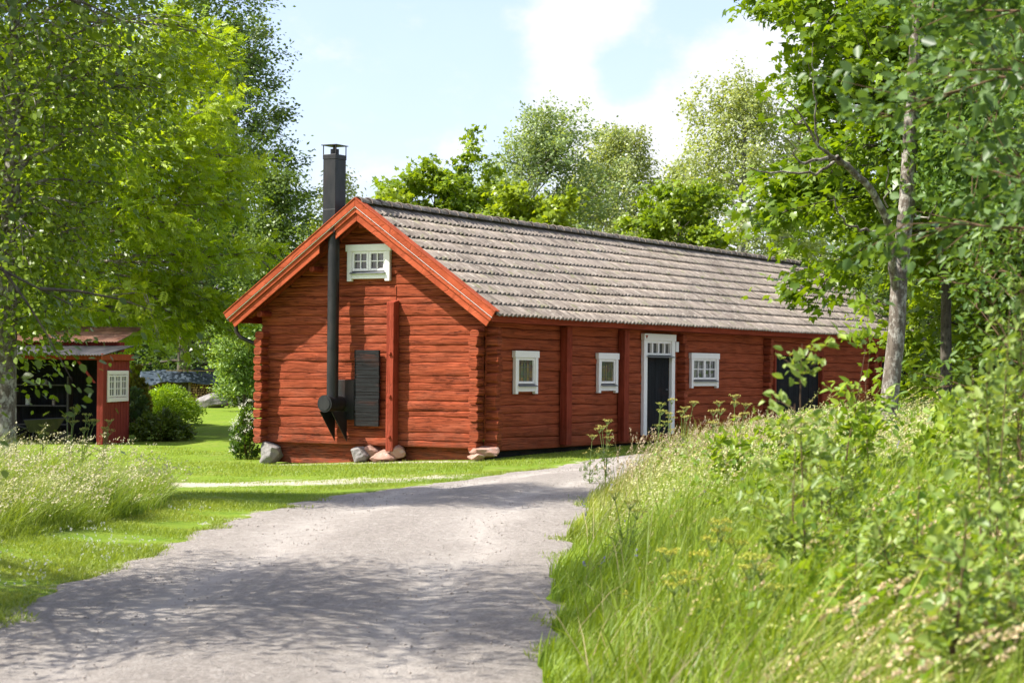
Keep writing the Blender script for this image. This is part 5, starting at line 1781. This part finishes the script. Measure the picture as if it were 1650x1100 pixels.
# draped tarpaulin, a real sagging sheet over ridge pole
nx_, ny_ = 40, 14
V = []
wn = Wob2(90, 2.2)
for i in range(nx_ + 1):
    for j in range(ny_ + 1):
        x = -1.9 + 3.9 * i / nx_; y = -.95 + 1.9 * j / ny_
        z = 1.60 - .45 * abs(y) - .10 * math.sin((x + 1.9) / 3.9 * PI * 2.3) - .14 * max(0, x - .2) - .12 * max(0, -x - .9)
        z += .045 * float(wn(x * 1.3, y * 2)) - (.16 + .12 * math.sin(x * 2.4)) * float(sstep(.55, .95, -y)) * .9
        V.append((x, y, z))
tarp_o = np_mesh('tarpaulin', V, grid_faces(ny_ + 1, nx_ + 1), None, pile, smooth=True, mats=[simple('tarpaulin_blue_shaded', (.05, .068, .09), .35, .5, 0, .35, 3)])  # blue darkened so the sheet looks as if it lies in shade
md = tarp_o.modifiers.new('s', 'SOLIDIFY'); md.thickness = .012
MB().box(-.8, 1.25, -.55, -.45, 1.50, 1.54).build('batten', M['pine'], pile, bevel=.004)
r = np.random.default_rng(71)
stack = empty('log_stack', tuple(np.array((wx_ + .72 * math.cos(.12), wy_ + .72 * math.sin(.12) - .1, wz_))), 'stack of split firewood with pale ends under the tarpaulin', 'firewood', rz=.12)
m = MB()
row = 0
z = .07
while z < 1.12:
    x = -.46 + (.05 if row % 2 else 0)
    while x < .46:
        rr_ = r.uniform(.045, .066)
        k = r.integers(3, 7); a0 = r.uniform(0, 6)
        m.prism([(x + rr_ * math.cos(a0 + 2 * PI * q / k) * r.uniform(.85, 1.1), z + rr_ * math.sin(a0 + 2 * PI * q / k) * r.uniform(.85, 1.1)) for q in range(k)], 'y', -.48 + r.uniform(-.04, .04), .4)
        x += rr_ * 2.0
    z += .105; row += 1
lg = m.build('logs', simple('split_log_end', (.42, .25, .12), .85, .15, 0, .5, 11), stack)
lg['kind'] = 'stuff'
m = MB()
z = .07
while z < 1.1:
    x = -.8
    while x < .8:
        rr_ = r.uniform(.05, .07); m.tube([(x, -.35, z), (x, .4, z)], rr_, 6); x += rr_ * 2
    z += .11
st2 = empty('log_stack', (wx_ - .7, wy_ + .02, wz_), 'shaded firewood stack behind the light green shrub', 'firewood', rz=.12)
lg = m.build('logs', simple('shaded_log_end', (.20, .13, .07), .85, .15, 0, .5, 11), st2); lg['kind'] = 'stuff'  # darker copy of the log colour, shade put into the wood


def boulder(u, v, d, w, h, seed, label, mat='stone'):
    x, y, _ = P(u, v, d)
    stone('boulder', (x, y, gz(x, y) + h * .30), (w, w * .75, h), seed, M[mat], label, 'boulder', 'boulders at the far end of the lawn')


boulder(347, 650, 79, 1.32, .66, 21, 'rounded grey boulder in front of the firewood')
boulder(407, 645, 82, 1.35, .72, 23, 'flat-topped grey boulder beside the barn corner')
boulder(310, 660, 74, .70, .34, 24, 'low flat stone beside the light green shrub')
boulder(378, 652, 82, .5, .26, 25, 'small stone between the two big boulders')
boulder(372, 650, 84, .4, .22, 26, 'smallest reddish stone at the foot of the leaning plank', 'stone_red')
pA, pB = P(374, 650, 85), P(358, 626, 85.6)
pl = MB()
dx = (pB[0] - pA[0]); dz = pB[2] - pA[2]
pl.prism([(0, 0), (.11, 0), (dx + .11, dz), (dx, dz)], 'y', -.02, .02)
o = pl.build('plank', M['pine'], None, bevel=.004); o.location = (pA[0], pA[1], gz(pA[0], pA[1]))
tag(o, 'pale plank leaning beside the rounded boulder', 'plank')

# ================================================================== camera, sky, sun
cam = bpy.data.cameras.new('camera')
cam.sensor_width = 36; cam.lens = 36 * F / 1650
cam.shift_y = (Y0 - 550) / 1650
cam.clip_end = 3000; cam.clip_start = .1
cam.dof.use_dof = True; cam.dof.focus_distance = 39.5; cam.dof.aperture_fstop = 4.5
co = bpy.data.objects.new('camera', cam); COL.objects.link(co)
co.matrix_world = Matrix.Translation((0, 0, HC)) @ Matrix.Rotation(PI / 2, 4, 'X') @ Matrix.Rotation(ROLL, 4, 'Z')
sc.camera = co

SUN_EL = math.radians(52)
hd = np.array((-.97, -.22)); hd /= np.linalg.norm(hd)
sd = Vector((hd[0] * math.cos(SUN_EL), hd[1] * math.cos(SUN_EL), math.sin(SUN_EL)))
sun = bpy.data.lights.new('sun', 'SUN'); sun.energy = 4.15; sun.angle = math.radians(.55); sun.color = (1, .955, .88)
so = bpy.data.objects.new('sun', sun); COL.objects.link(so)
so.rotation_euler = (-sd).to_track_quat('-Z', 'Y').to_euler(); so.location = (-20, -5, 40)

w = bpy.data.worlds.new('World'); sc.world = w; w.use_nodes = True
nt = w.node_tree; nt.nodes.clear()
N_ = lambda t_, **k: (lambda nd: ([setattr(nd, a, b) for a, b in k.items()], nd)[1])(nt.nodes.new('ShaderNode' + t_))
L_ = nt.links.new
sky = N_('TexSky', sky_type='NISHITA', sun_disc=False)
sky.sun_elevation = SUN_EL; sky.sun_rotation = math.atan2(hd[0], hd[1])
sky.air_density = 1.0; sky.dust_density = 2.2; sky.ozone_density = 3.0
geo = N_('TexCoord')
dirv = geo.outputs['Generated']


def wm(op, a, b=0.0):
    m_ = N_('Math', operation=op)
    for s_, v_ in ((m_.inputs[0], a), (m_.inputs[1], b)):
        if hasattr(v_, 'is_linked'): L_(v_, s_)
        else: s_.default_value = v_
    return m_.outputs[0]


def wnoise(scale, detail, rough, stretch=(1, 1, 1), off=(0, 0, 0)):
    mp = N_('Mapping'); mp.inputs['Scale'].default_value = stretch; mp.inputs['Location'].default_value = off
    L_(dirv, mp.inputs['Vector'])
    n_ = N_('TexNoise'); n_.inputs['Scale'].default_value = scale; n_.inputs['Detail'].default_value = detail; n_.inputs['Roughness'].default_value = rough
    L_(mp.outputs[0], n_.inputs['Vector'])
    return n_.outputs['Fac']


# cloud banks: where they stand in the sky, as directions with an angular size
def bank(u, v, rad, wgt):
    p = np.array(P(u, v, 100.)) - np.array((0, 0, HC)); p /= np.linalg.norm(p)
    d_ = N_('VectorMath', operation='DISTANCE'); L_(dirv, d_.inputs[0]); d_.inputs[1].default_value = tuple(p)
    r_ = N_('MapRange', interpolation_type='SMOOTHSTEP'); L_(d_.outputs['Value'], r_.inputs['Value'])
    r_.inputs['From Min'].default_value = 0; r_.inputs['From Max'].default_value = rad / F
    r_.inputs['To Min'].default_value = wgt; r_.inputs['To Max'].default_value = 0
    return r_.outputs['Result']


tot = None
for b_ in ((930, 40, 150, .75), (890, 120, 110, .55), (1020, 0, 110, .6), (1000, 260, 190, .9), (1150, 170, 190, .9), (1300, 100, 200, .8), (740, 235, 60, .6), (860, 250, 130, .55), (1200, 330, 260, .8), (1100, -10, 60, -.3), (1000, 130, 70, -.35), (1500, 100, 300, .7), (600, 60, 200, .16), (560, 330, 160, .3)):
    q_ = bank(*b_)
    tot = q_ if tot is None else wm('ADD', tot, q_)
det = wnoise(22, 8, .6, (1, 1, 1.5))
det2 = wnoise(3.2, 5, .55, (1, 1, 1.8), (3.1, 1.7, .4))
other = wm('MULTIPLY', wm('SUBTRACT', det2, .44), 2.6)
fwd = N_('SeparateXYZ'); L_(dirv, fwd.inputs[0])
cov = wm('ADD', wm('ADD', tot, wm('MULTIPLY', wm('SUBTRACT', det, .5), 1.9)), -.10)
sm = N_('MapRange', interpolation_type='SMOOTHSTEP'); L_(cov, sm.inputs['Value'])
sm.inputs['From Min'].default_value = .05; sm.inputs['From Max'].default_value = .75
mask = wm('MAXIMUM', sm.outputs['Result'], wm('MULTIPLY', wm('MINIMUM', wm('MAXIMUM', other, 0.0), 1.0), wm('LESS_THAN', fwd.outputs['Y'], .85)))
mask = wm('ADD', wm('MULTIPLY', mask, .74), .23)
mx = N_('Mix', data_type='RGBA')
L_(mask, mx.inputs[0])
tn = N_('Mix', data_type='RGBA', blend_type='MULTIPLY'); tn.inputs[0].default_value = 1.0; L_(sky.outputs[0], tn.inputs[6]); tn.inputs[7].default_value = (.79, .745, .82, 1)
L_(tn.outputs[2], mx.inputs[6])
CLOUD = 2.95
sh = N_('Mix', data_type='RGBA'); L_(wnoise(11, 5, .55, (1, 1, 1.4), (1, 2, 3)), sh.inputs[0])
sh.inputs[6].default_value = (CLOUD * .80, CLOUD * .83, CLOUD * .90, 1); sh.inputs[7].default_value = (CLOUD * 1.1, CLOUD * 1.1, CLOUD * 1.12, 1)
L_(sh.outputs[2], mx.inputs[7])
bg = N_('Background'); bg.inputs['Strength'].default_value = .16
L_(mx.outputs[2], bg.inputs['Color'])
wo = N_('OutputWorld'); L_(bg.outputs[0], wo.inputs['Surface'])

sc.view_settings.view_transform = 'Standard'; sc.view_settings.look = 'None'
sc.view_settings.exposure = 1.27; sc.view_settings.gamma = 1
sc.render.engine = 'CYCLES'
cy = sc.cycles
cy.max_bounces = 5; cy.diffuse_bounces = 2; cy.glossy_bounces = 2; cy.transmission_bounces = 4; cy.transparent_max_bounces = 4
cy.use_denoising = True; cy.denoiser = 'OPENIMAGEDENOISE'; cy.denoising_input_passes = 'RGB_ALBEDO_NORMAL'
cy.sample_clamp_indirect = 6; cy.caustics_reflective = False; cy.caustics_refractive = False
bpy.context.view_layer.update()
